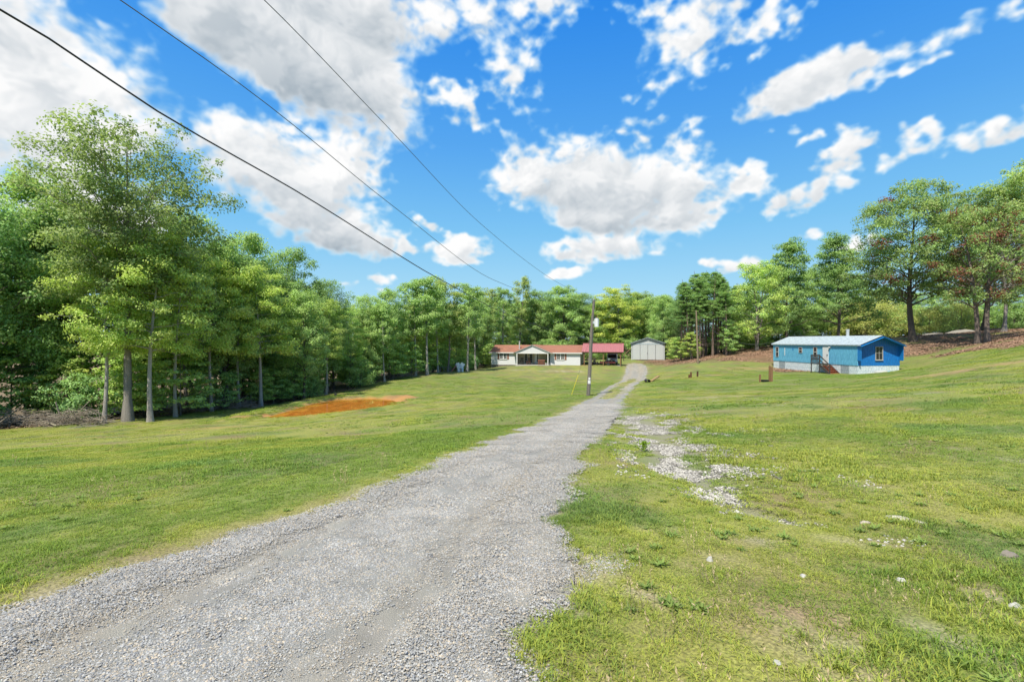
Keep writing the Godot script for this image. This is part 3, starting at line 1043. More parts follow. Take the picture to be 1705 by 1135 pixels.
func make_gravel() -> void:
	var coarse := [stone_patch(21, 0.3, 330, 0.0035, 0.014, 0.24), stone_patch(22, 0.3, 420, 0.003, 0.0115, 0.28), stone_patch(24, 0.3, 360, 0.003, 0.0105, 0.42)]
	var mid := stone_patch(23, 0.6, 520, 0.007, 0.016, 0.28)
	var places := [[], [], [], [], []]
	var tints := [[], [], [], [], []]
	var r := RandomNumberGenerator.new()
	r.seed = 8
	for b in [[1.7, 6.0, 0.14], [6.0, 26.0, 0.3]]:
		var d: float = b[0]
		while d < b[1]:
			var x: float = road_at(d).x - 2.6
			while x < road_at(d).x + 3.0:
				var px: float = x + r.randf_range(-0.5, 0.5) * b[2]
				var pd: float = d + r.randf_range(-0.5, 0.5) * b[2]
				x += b[2]
				if px < -pd * 1.15 - 0.5: continue
				var o := lateral(px, pd)
				if o > 0.04: 
					if bareness(px, pd) < 0.75 or d > 6 or px < 0: continue
				var s := (px - road_at(pd).x) / road_at(pd).y
				var track := exp(-pow((absf(s + 0.05) - 0.45) / 0.17, 2))
				if r.randf() < track * 0.1 + 0.1 * n_mid.get_noise_2d(px * 2.5, pd): continue
				var kind := 3 if d >= 6.0 else 0
				if kind == 0: kind = 2 if r.randf() < track + (0.35 if s > 0.1 else 0.0) else r.randi() % 2
				var y := land(px, pd) + n_mid.get_noise_2d(px, pd) * 0.05 * clampf(pd / 12.0, 0.3, 1.0) + 0.03 - 0.033 * exp(-pow((absf(s) - 0.5) / 0.16, 2)) + n_small.get_noise_2d(px * 2.0, pd * 2.0) * 0.012 - 0.09 * smoothstep(-0.28, 0.16, o)
				if o > 0.04: y = ground_y(px, pd) + 0.002
				places[kind].append(Transform3D(slope_basis(px, pd, r.randf() * TAU) * Basis.from_scale(Vector3(1, r.randf_range(0.85, 1.1), 1)), Vector3(px, y, -pd)))
				var v := r.randf_range(0.88, 1.1)
				tints[kind].append(Color(v, v, v))
			d += b[2]
	scatter("gravel", "loose crushed grey gravel on the near drive", "gravel", coarse[0], M.stone, places[0], tints[0])
	scatter("gravel", "bluish chipped gravel mixed over the near drive", "gravel", coarse[1], M.stone, places[1], tints[1])
	scatter("gravel", "fine tan gravel in the near wheel tracks", "gravel", coarse[2], M.stone, places[2], tints[2])
	scatter("gravel", "grey gravel on the drive a few steps ahead", "gravel", mid, M.stone, places[3], tints[3])


func rock_mesh(r: RandomNumberGenerator, size: Vector3) -> MB:
	# a faceted stone: a rough dome of three rings
	var b := MB.new()
	var rings := []
	for k in 3:
		var ring: Array[Vector3] = []
		for q in 7:
			var a := TAU * q / 7.0 + 0.3 * k
			var w: float = [1.0, 0.86, 0.45][k] * r.randf_range(0.68, 1.2)
			ring.append(Vector3(cos(a) * size.x * w, size.y * ([-0.25, 0.45, 0.9][k] + r.randf_range(-0.18, 0.18)), sin(a) * size.z * w))
		rings.append(ring)
	var top := Vector3(0, size.y * 0.97, 0)
	for k in 2:
		for q in 7:
			var a: Vector3 = rings[k][q]
			var c: Vector3 = rings[k][(q + 1) % 7]
			var e: Vector3 = rings[k + 1][q]
			var f: Vector3 = rings[k + 1][(q + 1) % 7]
			b.tri(a, c, e, a + c); b.tri(c, f, e, c + f)
	for q in 7: b.tri(rings[2][q], rings[2][(q + 1) % 7], top, Vector3.UP)
	return b


func make_riprap() -> void:
	var r := RandomNumberGenerator.new()
	r.seed = 31
	var shapes := []
	for k in 3:
		var b := MB.new()
		b.col = [Color(0.22, 0.212, 0.195), Color(0.29, 0.28, 0.26), Color(0.14, 0.135, 0.125)][k]
		for q in 5 + k:
			pebble(r, b, Vector3(r.randf_range(-0.13, 0.13), 0, r.randf_range(-0.13, 0.13)), r.randf_range(0.018, 0.05), b.col * r.randf_range(0.8, 1.2) + Color(0, 0, 0, 1), 0.75)
		shapes.append(b.mesh())
	var places := [[], [], []]
	var tints := [[], [], []]
	for k in 14000:
		var seg := r.randi() % (ditch.size() - 1)
		if r.randf() < 0.5: seg = r.randi() % 3
		var t := r.randf()
		var c := ditch[seg].lerp(ditch[seg + 1], t)
		var p := Vector2(c.x, c.z) + Vector2(r.randfn(), r.randfn()) * c.y * Vector2(0.75, 0.6)
		if lateral(p.x, p.y) < 0.5: continue
		if n_small.get_noise_2d(p.x * 1.2 + 5, p.y * 0.9) < -0.06 + 0.16 * p.distance_to(Vector2(c.x, c.z)) / c.y: continue
		var kind := r.randi() % 3
		var s := r.randf_range(0.32, 0.85)
		places[kind].append(Transform3D(Basis(Vector3.UP, r.randf() * TAU).scaled(Vector3(s, s, s)), Vector3(p.x, ground_y(p.x, p.y) + 0.01, -p.y)))
		var v := r.randf_range(0.8, 1.15)
		tints[kind].append(Color(v, v, v * 0.98))
	for spot in [[1440, 818, 7.6, 0.2, 8], [1365, 787, 8.4, 0.2, 3], [1302, 783, 8.5, 0.12, 3], [1030, 695, 19.0, 1.2, 60], [1180, 800, 7.8, 0.5, 20], [1500, 902, 4.9, 0.14, 7], [1240, 675, 25.0, 1.6, 50]]:
		var c := at(spot[0], spot[1], spot[2])
		for k in int(spot[4]):
			var p := Vector2(c.x + r.randfn() * spot[3], -c.z + r.randfn() * spot[3] * 1.4)
			places[1].append(Transform3D(Basis(Vector3.UP, r.randf() * TAU).scaled(Vector3.ONE * r.randf_range(0.4, 0.8)), Vector3(p.x, ground_y(p.x, p.y), -p.y)))
			tints[1].append(Color(1, 1, 1))
	for k in 3:
		scatter("ditch_stones", ["pale broken stones lining the drainage ditch right of the drive", "whiter rubble strewn along the drainage ditch", "greyer rubble strewn along the drainage ditch"][k], "stones", shapes[k], M.stone, places[k], tints[k])
	# stones that lie alone in the grass
	for e in [
		[1182, 921, 4.42, Vector3(0.04, 0.055, 0.035), Color(0.3, 0.3, 0.28), "upright white stone alone in the grass right of the grass island"],
		[1294, 1099, 2.86, Vector3(0.032, 0.03, 0.028), Color(0.3, 0.3, 0.28), "small whitish stone in the grass at the bottom edge"],
		[1510, 857, 5.7, Vector3(0.22, 0.035, 0.09), Color(0.33, 0.32, 0.25), "flat mossy pale stone slab lying in the right-hand grass"],
		[1682, 917, 4.6, Vector3(0.11, 0.06, 0.07), Color(0.14, 0.125, 0.105), "brown stone half sunk in grass at the right edge"],
		[1692, 1003, 3.6, Vector3(0.07, 0.03, 0.05), Color(0.3, 0.3, 0.28), "flat white stone on bare soil at the right edge"],
		[1500, 957, 4.05, Vector3(0.05, 0.03, 0.04), Color(0.3, 0.3, 0.28), "rounded pale stone in the middle of the right grass"],
		[1338, 951, 4.1, Vector3(0.035, 0.025, 0.03), Color(0.3, 0.3, 0.28), "small pale stone beside the long bare patch"],
		[1440, 862, 5.6, Vector3(0.08, 0.03, 0.05), Color(0.28, 0.25, 0.21), "low tan stone just left of the flat slab"],
	]:
		var x: float = (e[0] - CX) / F * e[2]
		var b := rock_mesh(r, e[3])
		for k in b.c.size(): b.c[k] = e[4]
		var o := part("rock", b, M.stone)
		o.position = Vector3(x, ground_y(x, e[2]) - e[3].y * 0.25, -e[2])
		o.rotation.y = r.randf() * TAU
		tag(o, e[5], "rock")
	# the little sapling that grows among the stones
	var q := at(1073, 748, 11.3)
	var w := MB.new()
	for k in 90:
		var dir := Vector3(r.randfn(), r.randf_range(0.3, 1.5), r.randfn()).normalized()
		var p := Vector3(r.randfn() * 0.05, r.randf_range(0.03, 0.2), r.randfn() * 0.05)
		w.leaf(p, dir, dir.cross(Vector3(r.randfn(), r.randfn(), r.randfn())).normalized(), Vector3.UP, 0.09, 0.035, Color(0.14, 0.22, 0.02))
	var o := part("weed", w, M.leaf)
	o.position = Vector3(q.x, ground_y(q.x, 11.3), -11.3)
	tag(o, "bright green leafy weed among the white ditch stones", "weed")


# ---------------------------------------------------------------- trees
func profile(kind: String, t: float) -> float:
	match kind:
		"vase": return (0.35 + 0.75 * pow(t, 0.8)) * sqrt(maxf(0.04, 1.0 - pow(t, 3.5)))
		"round": return pow(sin(PI * clampf(0.14 + 0.8 * t, 0, 1)), 0.65)
		"column": return 0.75 * pow(sin(PI * clampf(0.12 + 0.8 * t, 0, 1)), 0.5)
		"cone": return 1.05 - 0.92 * t
		"ovoid": return pow(sin(PI * clampf(0.22 + 0.72 * t, 0, 1)), 0.8) * (1.0 - 0.25 * t)
	return 1.0


# spec: seed, height, base (share of height below the crown), radius, shape, limbs, leaves, leaf (length), puff (cluster radius), trunk (radius), bark (colour), palette
func make_tree(called: String, s: Dictionary) -> Node3D:
	var r := RandomNumberGenerator.new()
	r.seed = s.seed
	var root := Node3D.new()
	root.name = called
	var wood := MB.new()
	var crown := MB.new()
	var h: float = s.height
	wood.col = s.bark
	var stems: int = s.get("stems", 1)
	var axes := []
	for st in stems:
		var path := []
		var radii := []
		var lean := Vector3(r.randfn(), 0, r.randfn()) * 0.03 * h * (1.0 if stems == 1 else 3.2)
		var wander := Vector3(r.randfn(), 0, r.randfn()) * 0.018 * h
		var start: Vector3 = Vector3.ZERO if stems == 1 else Vector3(cos(TAU * st / stems), 0, sin(TAU * st / stems)) * s.trunk * 1.1
		var top: float = h * 0.93 * (1.0 if st == 0 else r.randf_range(0.75, 0.95))
		for k in 11:
			var t := k / 10.0
			path.append(start + lean * t * t + wander * sin(t * 5.0 + st) + Vector3(0, -0.25 + (top + 0.25) * t, 0))
			radii.append(s.trunk * (pow(1.0 - t, 0.85) * 0.96 + 0.035) * (1.6 if k == 0 else 1.0) * (1.0 if stems == 1 else 0.72))
		wood.tube(path, radii, 10, false, 0.035)
		axes.append([path, radii])
	for k in wood.c.size(): # lichen and weathered patches
		var q := wood.v[k]
		var t := 0.9 + 0.45 * n_small.get_noise_3d(q.x * 4.0, q.y * 0.9, q.z * 4.0)
		wood.c[k] = Color(wood.c[k].r * t, wood.c[k].g * t, wood.c[k].b * t)
	var limbs: int = s.limbs
	var clusters := []
	for k in limbs:
		var ax: Array = axes[k % stems]
		var path0: Array = ax[0]
		var t := (k + r.randf()) / limbs
		var reach: float = s.radius * profile(s.shape, t) * r.randf_range(0.72, 1.08)
		var rise: float = s.get("rise", 0.35)
		var y_end: float = h * lerpf(s.base, 0.97, t)
		var y_start: float = clampf(y_end - reach * (rise + (0.25 if s.shape == "vase" else 0.0)) , h * s.base * 0.8, h * 0.9)
		if s.shape == "vase": y_start = lerpf(y_start, h * s.base * r.randf_range(1.0, 1.7), 0.55)
		var u := clampf((y_start + 0.25) / ((path0[10] as Vector3).y + 0.25), 0, 0.97) * 10.0
		var i0 := int(u)
		var from: Vector3 = path0[i0].lerp(path0[mini(i0 + 1, 10)], u - i0)
		var thick: float = lerpf(ax[1][i0], ax[1][mini(i0 + 1, 10)], u - i0)
		var a := k * 2.39996 + r.randf_range(-0.5, 0.5)
		var outward := Vector3(cos(a), 0, sin(a))
		var to := Vector3(from.x * 0.7, y_end, from.z * 0.7) + outward * reach
		var limb := []
		var lr := []
		var bow: float = s.get("bow", 0.12) * reach
		for q in 6:
			var w := q / 5.0
			limb.append(from.lerp(to, w) + Vector3.UP * bow * sin(w * PI) + Vector3(r.randfn(), r.randfn(), r.randfn()) * reach * 0.025 * (1 if q > 0 else 0))
			lr.append(maxf(0.012, thick * s.get("limb", 0.5) * (1.0 - w * 0.86)))
		wood.tube(limb, lr, 5, false)
		var subs: int = s.get("subs", 5)
		for q in subs:
			var w: float = lerpf(s.get("inner", 0.35), 1.0, (q + 0.6) / subs)
			var b0: Vector3 = limb[int(w * 4.99)].lerp(limb[int(w * 4.99) + 1], w * 4.99 - int(w * 4.99))
			var spread: float = s.radius * s.get("spread", 0.24) * r.randf_range(0.5, 1.1)
			var dir := (outward * 0.5 + Vector3(r.randfn() * 0.8, r.randf_range(-0.25, 0.75) * s.get("lift", 1.0), r.randfn() * 0.8)).normalized()
			var b1 := b0 + dir * spread
			wood.tube([b0, b0.lerp(b1, 0.5) + Vector3(r.randfn(), r.randfn(), r.randfn()) * spread * 0.08, b1], [lr[3] * 0.55, lr[3] * 0.4, 0.008], 3, false)
			if r.randf() < s.get("full", 1.0): clusters.append([b1, b1 - Vector3(0, h * lerpf(s.base, 0.7, 0.45), 0)])
	# the leader carries leaves too
	for ax in axes:
		for k in 3: clusters.append([ax[0][10] + Vector3(r.randfn(), r.randf_range(-1.4, 0.35), r.randfn()) * float(s.puff) * 0.7, Vector3.UP])
	var each: int = int(s.leaves / maxf(1, clusters.size()))
	var palette: Array = s.palette
	var flat: float = s.get("flat", 0.62)
	for cl in clusters:
		var centre: Vector3 = cl[0]
		var outn: Vector3 = (cl[1] as Vector3).normalized()
		var rad: float = s.puff * r.randf_range(0.45, 1.45)
		var base_col: Color = palette[r.randi() % palette.size()]
		var light := r.randf_range(0.86, 1.16)
		var rust: bool = r.randf() < s.get("rust", 0.0)
		for k in int(each * clampf(pow(rad / float(s.puff), 1.6), 0.35, 1.9)):
			var dir := Vector3(r.randfn(), r.randfn(), r.randfn()).normalized()
			var p := centre + dir * Vector3(rad, rad * flat, rad) * pow(r.randf(), 0.45)
			var c := base_col.lerp(palette[r.randi() % palette.size()], 0.5) * light * r.randf_range(0.78, 1.24)
			if rust: c = Color(0.21, 0.085, 0.055) * r.randf_range(0.6, 1.3)
			c.a = 1
			var nrm := (Vector3(r.randfn(), r.randfn(), r.randfn()) * 0.55 + Vector3.UP * 0.65 + dir * 0.45 + outn * 0.3).normalized()
			var along := nrm.cross(Vector3(r.randfn(), r.randfn(), r.randfn())).normalized()
			along = (along + Vector3.DOWN * 0.25).normalized()
			var size: float = s.leaf * r.randf_range(0.65, 1.3)
			crown.leaf(p, along, nrm, (dir * 0.7 + outn * 0.5 + Vector3.UP * 0.35).normalized(), size, size * s.get("slim", 0.58), c)
	part("trunk", wood, M.bark, root)
	if crown.v.size(): part("crown", crown, M[s.get("leafmat", "leaf")], root)
	return root


func make_pine(called: String, seed_: int, h: float, base: float, radius: float) -> Node3D:
	var r := RandomNumberGenerator.new()
	r.seed = seed_
	var root := Node3D.new()
	root.name = called
	var wood := MB.new()
	var crown := MB.new()
	wood.col = Color(0.27, 0.2, 0.17)
	var path := []
	var radii := []
	var lean := Vector3(r.randfn(), 0, r.randfn()) * 0.02 * h
	for k in 9:
		var t := k / 8.0
		path.append(lean * t * t + Vector3(0, -0.25 + (h + 0.1) * t, 0))
		radii.append(0.15 * (1.0 - t) + 0.02)
	wood.tube(path, radii, 8, false)
	var y := h * 0.14
	while y < h * 0.98:
		var t := y / h
		var green := t > base
		var whorl := 3 + r.randi() % 3
		for k in whorl:
			var a := r.randf() * TAU
			var reach := radius * (clampf((1.02 - t) / (1.0 - base), 0.08, 1.0) if green else r.randf_range(0.3, 0.75)) * r.randf_range(0.65, 1.1)
			var from := lean * t * t + Vector3(0, y, 0)
			var to := from + Vector3(cos(a), r.randf_range(0.02, 0.4) if green else r.randf_range(-0.3, 0.15), sin(a)) * reach
			var mid := from.lerp(to, 0.55) - Vector3(0, reach * 0.07, 0)
			wood.tube([from, mid, to], [0.03, 0.018, 0.006], 3, false)
			if not green: continue
			for q in 6:
				var p := from.lerp(to, 0.3 + 0.14 * q) + Vector3(r.randfn(), r.randfn() * 0.5, r.randfn()) * 0.2
				var tone := Color(0.13, 0.24, 0.09).lerp(Color(0.2, 0.3, 0.11), r.randf()) * r.randf_range(0.8, 1.2)
				tone.a = 1
				for z in 20:
					var dir := Vector3(r.randfn(), r.randf_range(-0.4, 1.1), r.randfn()).normalized()
					crown.leaf(p, dir, dir.cross(Vector3(r.randfn(), r.randfn(), r.randfn())).normalized(), (dir + Vector3.UP).normalized(), r.randf_range(0.25, 0.45), 0.05, tone)
		y += h * r.randf_range(0.028, 0.05)
	part("trunk", wood, M.bark, root)
	part("crown", crown, M.leaf, root)
	return root


var protos := {}
var proto_h := {}


func plant(kind: String, x: float, d: float, height: float, called: String, label: String, category: String, group := "", leafmat := "", turn := -1.0, wide := 1.0) -> Node3D:
	var o: Node3D = protos[kind].duplicate()
	o.name = numbered(called)
	add_child(o, true)
	var s: float = height / proto_h[kind]
	o.position = Vector3(x, ground_y(x, d), -d)
	o.rotation.y = rng.randf() * TAU if turn < 0 else turn
	o.scale = Vector3(s * wide, s, s * wide)
	tag(o, label, category, group)
	if leafmat and o.has_node("crown"): (o.get_node("crown") as MeshInstance3D).material_override = M[leafmat]
	return o


func make_protos() -> void:
	var greens := [Color(0.25, 0.37, 0.125), Color(0.31, 0.42, 0.14), Color(0.18, 0.29, 0.11)]
	var olive := [Color(0.26, 0.33, 0.11), Color(0.21, 0.29, 0.1), Color(0.31, 0.36, 0.14)]
	var lime := [Color(0.37, 0.47, 0.11), Color(0.29, 0.42, 0.11), Color(0.43, 0.5, 0.15)]
	var grey := Color(0.3, 0.28, 0.25)
	var dark := Color(0.16, 0.135, 0.115)
	var specs := {
		"oak": {"seed": 1, "height": 19.5, "base": 0.4, "radius": 6.4, "shape": "vase", "limbs": 52, "subs": 7, "leaves": 46000, "leaf": 0.185, "puff": 0.85, "trunk": 0.25, "bark": Color(0.38, 0.36, 0.32), "palette": olive, "limb": 0.42, "spread": 0.24, "inner": 0.3},
		"edge_a": {"seed": 2, "height": 15.0, "base": 0.19, "radius": 4.3, "shape": "round", "limbs": 44, "subs": 5, "leaves": 25000, "leaf": 0.2, "puff": 0.85, "trunk": 0.2, "bark": grey, "palette": greens, "bow": 0.15},
		"edge_b": {"seed": 3, "height": 15.0, "base": 0.24, "radius": 4.0, "shape": "ovoid", "limbs": 40, "subs": 5, "leaves": 23000, "leaf": 0.21, "puff": 0.8, "trunk": 0.19, "bark": dark, "palette": greens, "rise": 0.5},
		"edge_c": {"seed": 4, "height": 13.0, "base": 0.2, "radius": 3.7, "shape": "round", "limbs": 36, "subs": 5, "leaves": 21000, "leaf": 0.185, "puff": 0.75, "trunk": 0.16, "bark": grey, "palette": lime, "flat": 0.45},
		"tall_a": {"seed": 5, "height": 18.0, "base": 0.42, "radius": 3.5, "shape": "ovoid", "limbs": 26, "subs": 5, "leaves": 11000, "leaf": 0.27, "puff": 0.85, "trunk": 0.21, "bark": Color(0.56, 0.54, 0.5), "palette": greens, "rise": 0.6},
		"tall_b": {"seed": 6, "height": 18.0, "base": 0.36, "radius": 3.2, "shape": "column", "limbs": 28, "subs": 5, "leaves": 11000, "leaf": 0.27, "puff": 0.8, "trunk": 0.18, "bark": grey, "palette": olive, "rise": 0.5},
		"slim": {"seed": 15, "height": 13.0, "base": 0.36, "radius": 3.2, "shape": "round", "limbs": 34, "subs": 5, "leaves": 20000, "leaf": 0.165, "puff": 0.75, "trunk": 0.17, "bark": Color(0.56, 0.54, 0.5), "palette": lime, "flat": 0.42, "rise": 0.1, "bow": 0.05},
		"maple": {"seed": 7, "height": 17.0, "base": 0.2, "radius": 5.6, "shape": "cone", "limbs": 44, "subs": 6, "leaves": 24000, "leaf": 0.26, "puff": 0.9, "trunk": 0.24, "bark": Color(0.24, 0.21, 0.19), "palette": greens, "flat": 0.42, "bow": 0.05, "rise": 0.25},
		"cluster_tree": {"seed": 8, "height": 16.0, "base": 0.14, "radius": 5.4, "shape": "ovoid", "limbs": 46, "subs": 5, "leaves": 22000, "leaf": 0.26, "puff": 0.9, "trunk": 0.26, "stems": 3, "bark": grey, "palette": lime + greens},
		"spread_oak": {"seed": 9, "height": 20.0, "base": 0.28, "radius": 7.0, "shape": "round", "limbs": 60, "subs": 7, "leaves": 46000, "leaf": 0.25, "puff": 1.0, "trunk": 0.36, "bark": dark, "palette": olive + greens, "rust": 0.03, "limb": 0.4, "spread": 0.26},
		"rusty_tree": {"seed": 10, "height": 17.0, "base": 0.3, "radius": 6.3, "shape": "round", "limbs": 50, "subs": 6, "leaves": 22000, "leaf": 0.25, "puff": 0.85, "trunk": 0.4, "stems": 2, "bark": Color(0.27, 0.22, 0.19), "palette": olive + greens, "rust": 0.24, "limb": 0.5},
		"bare_tree": {"seed": 11, "height": 16.0, "base": 0.3, "radius": 5.0, "shape": "vase", "limbs": 34, "subs": 9, "leaves": 1200, "leaf": 0.22, "puff": 0.5, "trunk": 0.24, "bark": Color(0.45, 0.42, 0.4), "palette": olive, "full": 0.12, "spread": 0.32},
		"sapling": {"seed": 12, "height": 6.0, "base": 0.14, "radius": 2.4, "shape": "ovoid", "limbs": 26, "subs": 4, "leaves": 5200, "leaf": 0.22, "puff": 0.55, "trunk": 0.05, "bark": grey, "palette": lime + greens, "flat": 0.28, "lift": 0.3, "bow": 0.02, "rise": 0.15},
		"bush": {"seed": 13, "height": 3.2, "base": 0.05, "radius": 2.2, "shape": "round", "limbs": 26, "subs": 4, "leaves": 6000, "leaf": 0.17, "puff": 0.5, "trunk": 0.05, "stems": 4, "bark": dark, "palette": greens, "limb": 0.6},
		"broom_bush": {"seed": 14, "height": 6.0, "base": 0.05, "radius": 4.6, "shape": "round", "limbs": 44, "subs": 5, "leaves": 15000, "leaf": 0.24, "puff": 0.8, "trunk": 0.12, "stems": 4, "bark": grey, "palette": [Color(0.29, 0.33, 0.09), Color(0.23, 0.29, 0.08), Color(0.32, 0.32, 0.13)], "slim": 0.35},
	}
	for k in specs:
		protos[k] = make_tree(k, specs[k])
		proto_h[k] = specs[k].height
	protos["pine"] = make_pine("pine", 41, 15.0, 0.5, 2.9)
	protos["pine_b"] = make_pine("pine_b", 42, 15.0, 0.42, 2.6)
	proto_h["pine"] = 15.0
	proto_h["pine_b"] = 15.0


func make_trees() -> void:
	# each tree that stands out: kind, bearing of its foot, distance, bearing of its top, name, label, category, leaves, width
	var row := [
		["oak", 212, 31.6, 200, "oak_tree", "tallest spreading oak with open airy crown at the left wood edge", "oak", "leaf_dark", 1.0],
		["slim", 172, 31.0, 395, "edge_tree", "slim straight pale trunk left of the big oak, light green crown", "tree", "leaf_bright", 0.8],
		["slim", 250, 31.4, 380, "edge_tree", "slightly leaning pale trunk just right of the big oak, bright green crown", "tree", "leaf_bright", 0.95],
		["edge_a", -30, 32.0, 300, "edge_tree", "dark bluish broadleaf tree cut by the left picture edge", "tree", "leaf_teal", 0.82],
		["edge_b", 66, 36.0, 285, "edge_tree", "yellow-green broadleaf tree left behind the big oak", "tree", "leaf_bright", 0.82],
		["edge_a", 128, 38.0, 330, "edge_tree", "deep green broadleaf between the left edge and the big oak", "tree", "", 0.82],
		["edge_a", 318, 39.0, 352, "edge_tree", "full green tree right of the oak where the treetops start to fall", "tree", "", 0.78],
		["edge_b", 372, 41.0, 398, "edge_tree", "mid green tree between the oak and the yellow-green tree", "tree", "leaf_bright", 0.78],
		["edge_b", 405, 45.0, 382, "edge_tree", "tall round dark-topped tree above the pond's left tip", "tree", "", 0.82],
		["slim", 434, 40.6, 447, "edge_tree", "yellow-green tree with a thin pale trunk at the pond's left end", "tree", "leaf_bright", 1.0],
		["edge_a", 470, 50.0, 408, "edge_tree", "dark rounded tree behind the pond", "tree", "leaf_dark", 0.82],
		["edge_b", 505, 45.0, 480, "edge_tree", "tree with a leaning pale trunk behind the middle of the pond", "tree", "", 0.90],
		["edge_a", 545, 54.0, 462, "edge_tree", "olive tree whose bare twigs mark the end of the high left woods", "tree", "leaf_dark", 0.74],
		["edge_c", 580, 57.0, 508, "edge_tree", "lower bluish tree under the gap in the treetops", "tree", "leaf_teal", 0.86],
		["edge_a", 612, 62.0, 488, "edge_tree", "rounded tree right of the gap in the treetops", "tree", "", 0.78],
		["edge_b", 648, 65.0, 478, "edge_tree", "mid green tree above the pond's right end", "tree", "", 0.82],
		["tall_a", 692, 68.0, 462, "tall_tree", "tall tree with thick pale bare trunk, left one of a pair", "tree", "leaf_bright", 1.1],
		["tall_a", 711, 69.0, 455, "tall_tree", "tall tree with thinner pale bare trunk, right one of a pair", "tree", "", 1.15],
		["tall_b", 745, 77.0, 462, "tall_tree", "tall green tree right behind the play equipment", "tree", "", 1.2],
		["tall_a", 778, 78.0, 470, "tall_tree", "tall slender tree between the play house and the white house", "tree", "", 1.1],
		["tall_b", 806, 100.0, 478, "tall_tree", "tall straight tree at the white house's left corner", "tree", "", 1.1],
		["tall_a", 838, 106.0, 476, "tall_tree", "slender tree over the left end of the red roof", "tree", "leaf_bright", 1.0],
		["tall_b", 868, 108.0, 459, "tall_tree", "thin tallest treetop over the porch gable", "tree", "", 0.8],
		["edge_a", 900, 112.0, 482, "edge_tree", "round dark tree behind the middle of the red roof", "tree", "leaf_dark", 1.0],
		["edge_b", 938, 110.0, 474, "edge_tree", "round green tree over the right half of the red roof", "tree", "", 1.15],
		["edge_a", 975, 113.0, 486, "edge_tree", "dark tree behind the utility pole and carport", "tree", "leaf_dark", 1.0],
		["edge_c", 1030, 108.0, 477, "edge_tree", "bright yellow-green tree between the carport and the shed", "tree", "leaf_yellow", 1.15],
		["edge_c", 1008, 112.0, 492, "edge_tree", "golden-green tree above the carport's right end", "tree", "leaf_yellow", 1.1],
		["edge_b", 1068, 116.0, 484, "edge_tree", "olive rounded tree straight behind the shed", "tree", "leaf_yellow", 1.2],
		["edge_a", 1098, 112.0, 489, "edge_tree", "mid green tree behind the shed's right corner", "tree", "leaf_bright", 1.1],
		["cluster_tree", 1262, 80.0, 432, "cluster_tree", "broad light-green tree on several stems left of the blue trailer", "tree", "", 1.0],
		["maple", 1312, 86.0, 400, "maple_tree", "rounded green tree rising behind the blue trailer's left half", "tree", "leaf_dark", 1.0],
		["maple", 1395, 81.0, 392, "maple_tree", "tiered green tree with a dark trunk behind the trailer's door", "tree", "leaf_dark", 1.05],
		["spread_oak", 1521, 66.0, 308, "oak_tree", "tall dark oak on the red leafy bank right behind the trailer", "oak", "leaf_dark", 1.0],
		["rusty_tree", 1637, 58.0, 340, "browning_tree", "tree with many rust-brown dead leaves and forked pale trunk", "tree", "leaf_dark", 1.0],
		["spread_oak", 1730, 76.0, 278, "oak_tree", "big green oak cut by the right picture edge", "oak", "", 1.05],
		["slim", 292, 34.0, 415, "edge_tree", "slim pale trunk among the undergrowth right of the big oak", "tree", "", 0.8],
		["slim", 352, 37.5, 425, "edge_tree", "slim pale trunk beside the fallen branches at the wood edge", "tree", "leaf_bright", 0.8],
		["slim", 398, 40.0, 450, "edge_tree", "slim pale trunk behind the brush heap above the pond's tip", "tree", "", 0.8],
		["slim", 542, 51.0, 500, "edge_tree", "slim pale trunk behind the dark stump on the pond's far bank", "tree", "leaf_dark", 0.9],
		["tall_a", 640, 62.0, 500, "tall_tree", "pale bare trunk behind the pond's right end", "tree", "", 1.0],
		["tall_a", 729, 74.0, 478, "tall_tree", "pale bare trunk left of the low rail frame", "tree", "", 1.0],
		["tall_a", 792, 87.0, 482, "tall_tree", "thin pale trunk half way between the play house and the white house", "tree", "", 0.9],
		["bare_tree", 1672, 63.0, 352, "dead_tree", "grey leafless dead tree beside the rust-brown tree", "dead tree", "", 1.0],
		["spread_oak", 1640, 84.0, 312, "oak_tree", "olive oak rising behind the rust-brown tree", "oak", "leaf_dark", 1.0],
		["bush", 1690, 70.0, 505, "evergreen_bush", "dark dense evergreen bush under the trees at the right edge", "bush", "leaf_dark", 0.9],
		["broom_bush", 1440, 92.0, 498, "pale_bush", "wide pale yellow bush rising behind the trailer roof's flue", "bush", "", 1.1],
		["broom_bush", 1480, 98.0, 505, "pale_bush", "pale yellow bush left of the dark oak's trunk", "bush", "", 1.0],
		["broom_bush", 1548, 92.0, 512, "pale_bush", "pale yellow bush right of the dark oak's trunk", "bush", "", 1.0],
		["broom_bush", 1600, 98.0, 505, "pale_bush", "pale bush with bare twigs above the gravel mound", "bush", "leaf_bright", 1.0],
		["sapling", 1215, 79.0, 532, "cedar_sapling", "small layered evergreen at the right end of the pine row", "sapling", "leaf_teal", 0.8],
		["sapling", 1150, 81.0, 552, "rusty_sapling", "young tree with yellow and rust leaves under the pines, by the tall bare pole", "sapling", "leaf_yellow", 0.9],
		["sapling", 1127, 83.0, 560, "rusty_sapling", "yellowing young tree between the shed and the pines", "sapling", "leaf_bright", 0.9],
	]
	for t in row:
		var x: float = (t[1] - CX) / F * t[2]
		var top: float = EYE - (t[3] - CY) / F * float(t[2])
		var h: float = (top - ground_y(x, t[2])) * 1.0
		plant(t[0], x, t[2], h, t[4], t[5], t[6], "", t[7], (2.2 if t[0] == "oak" else -1.0), t[8])
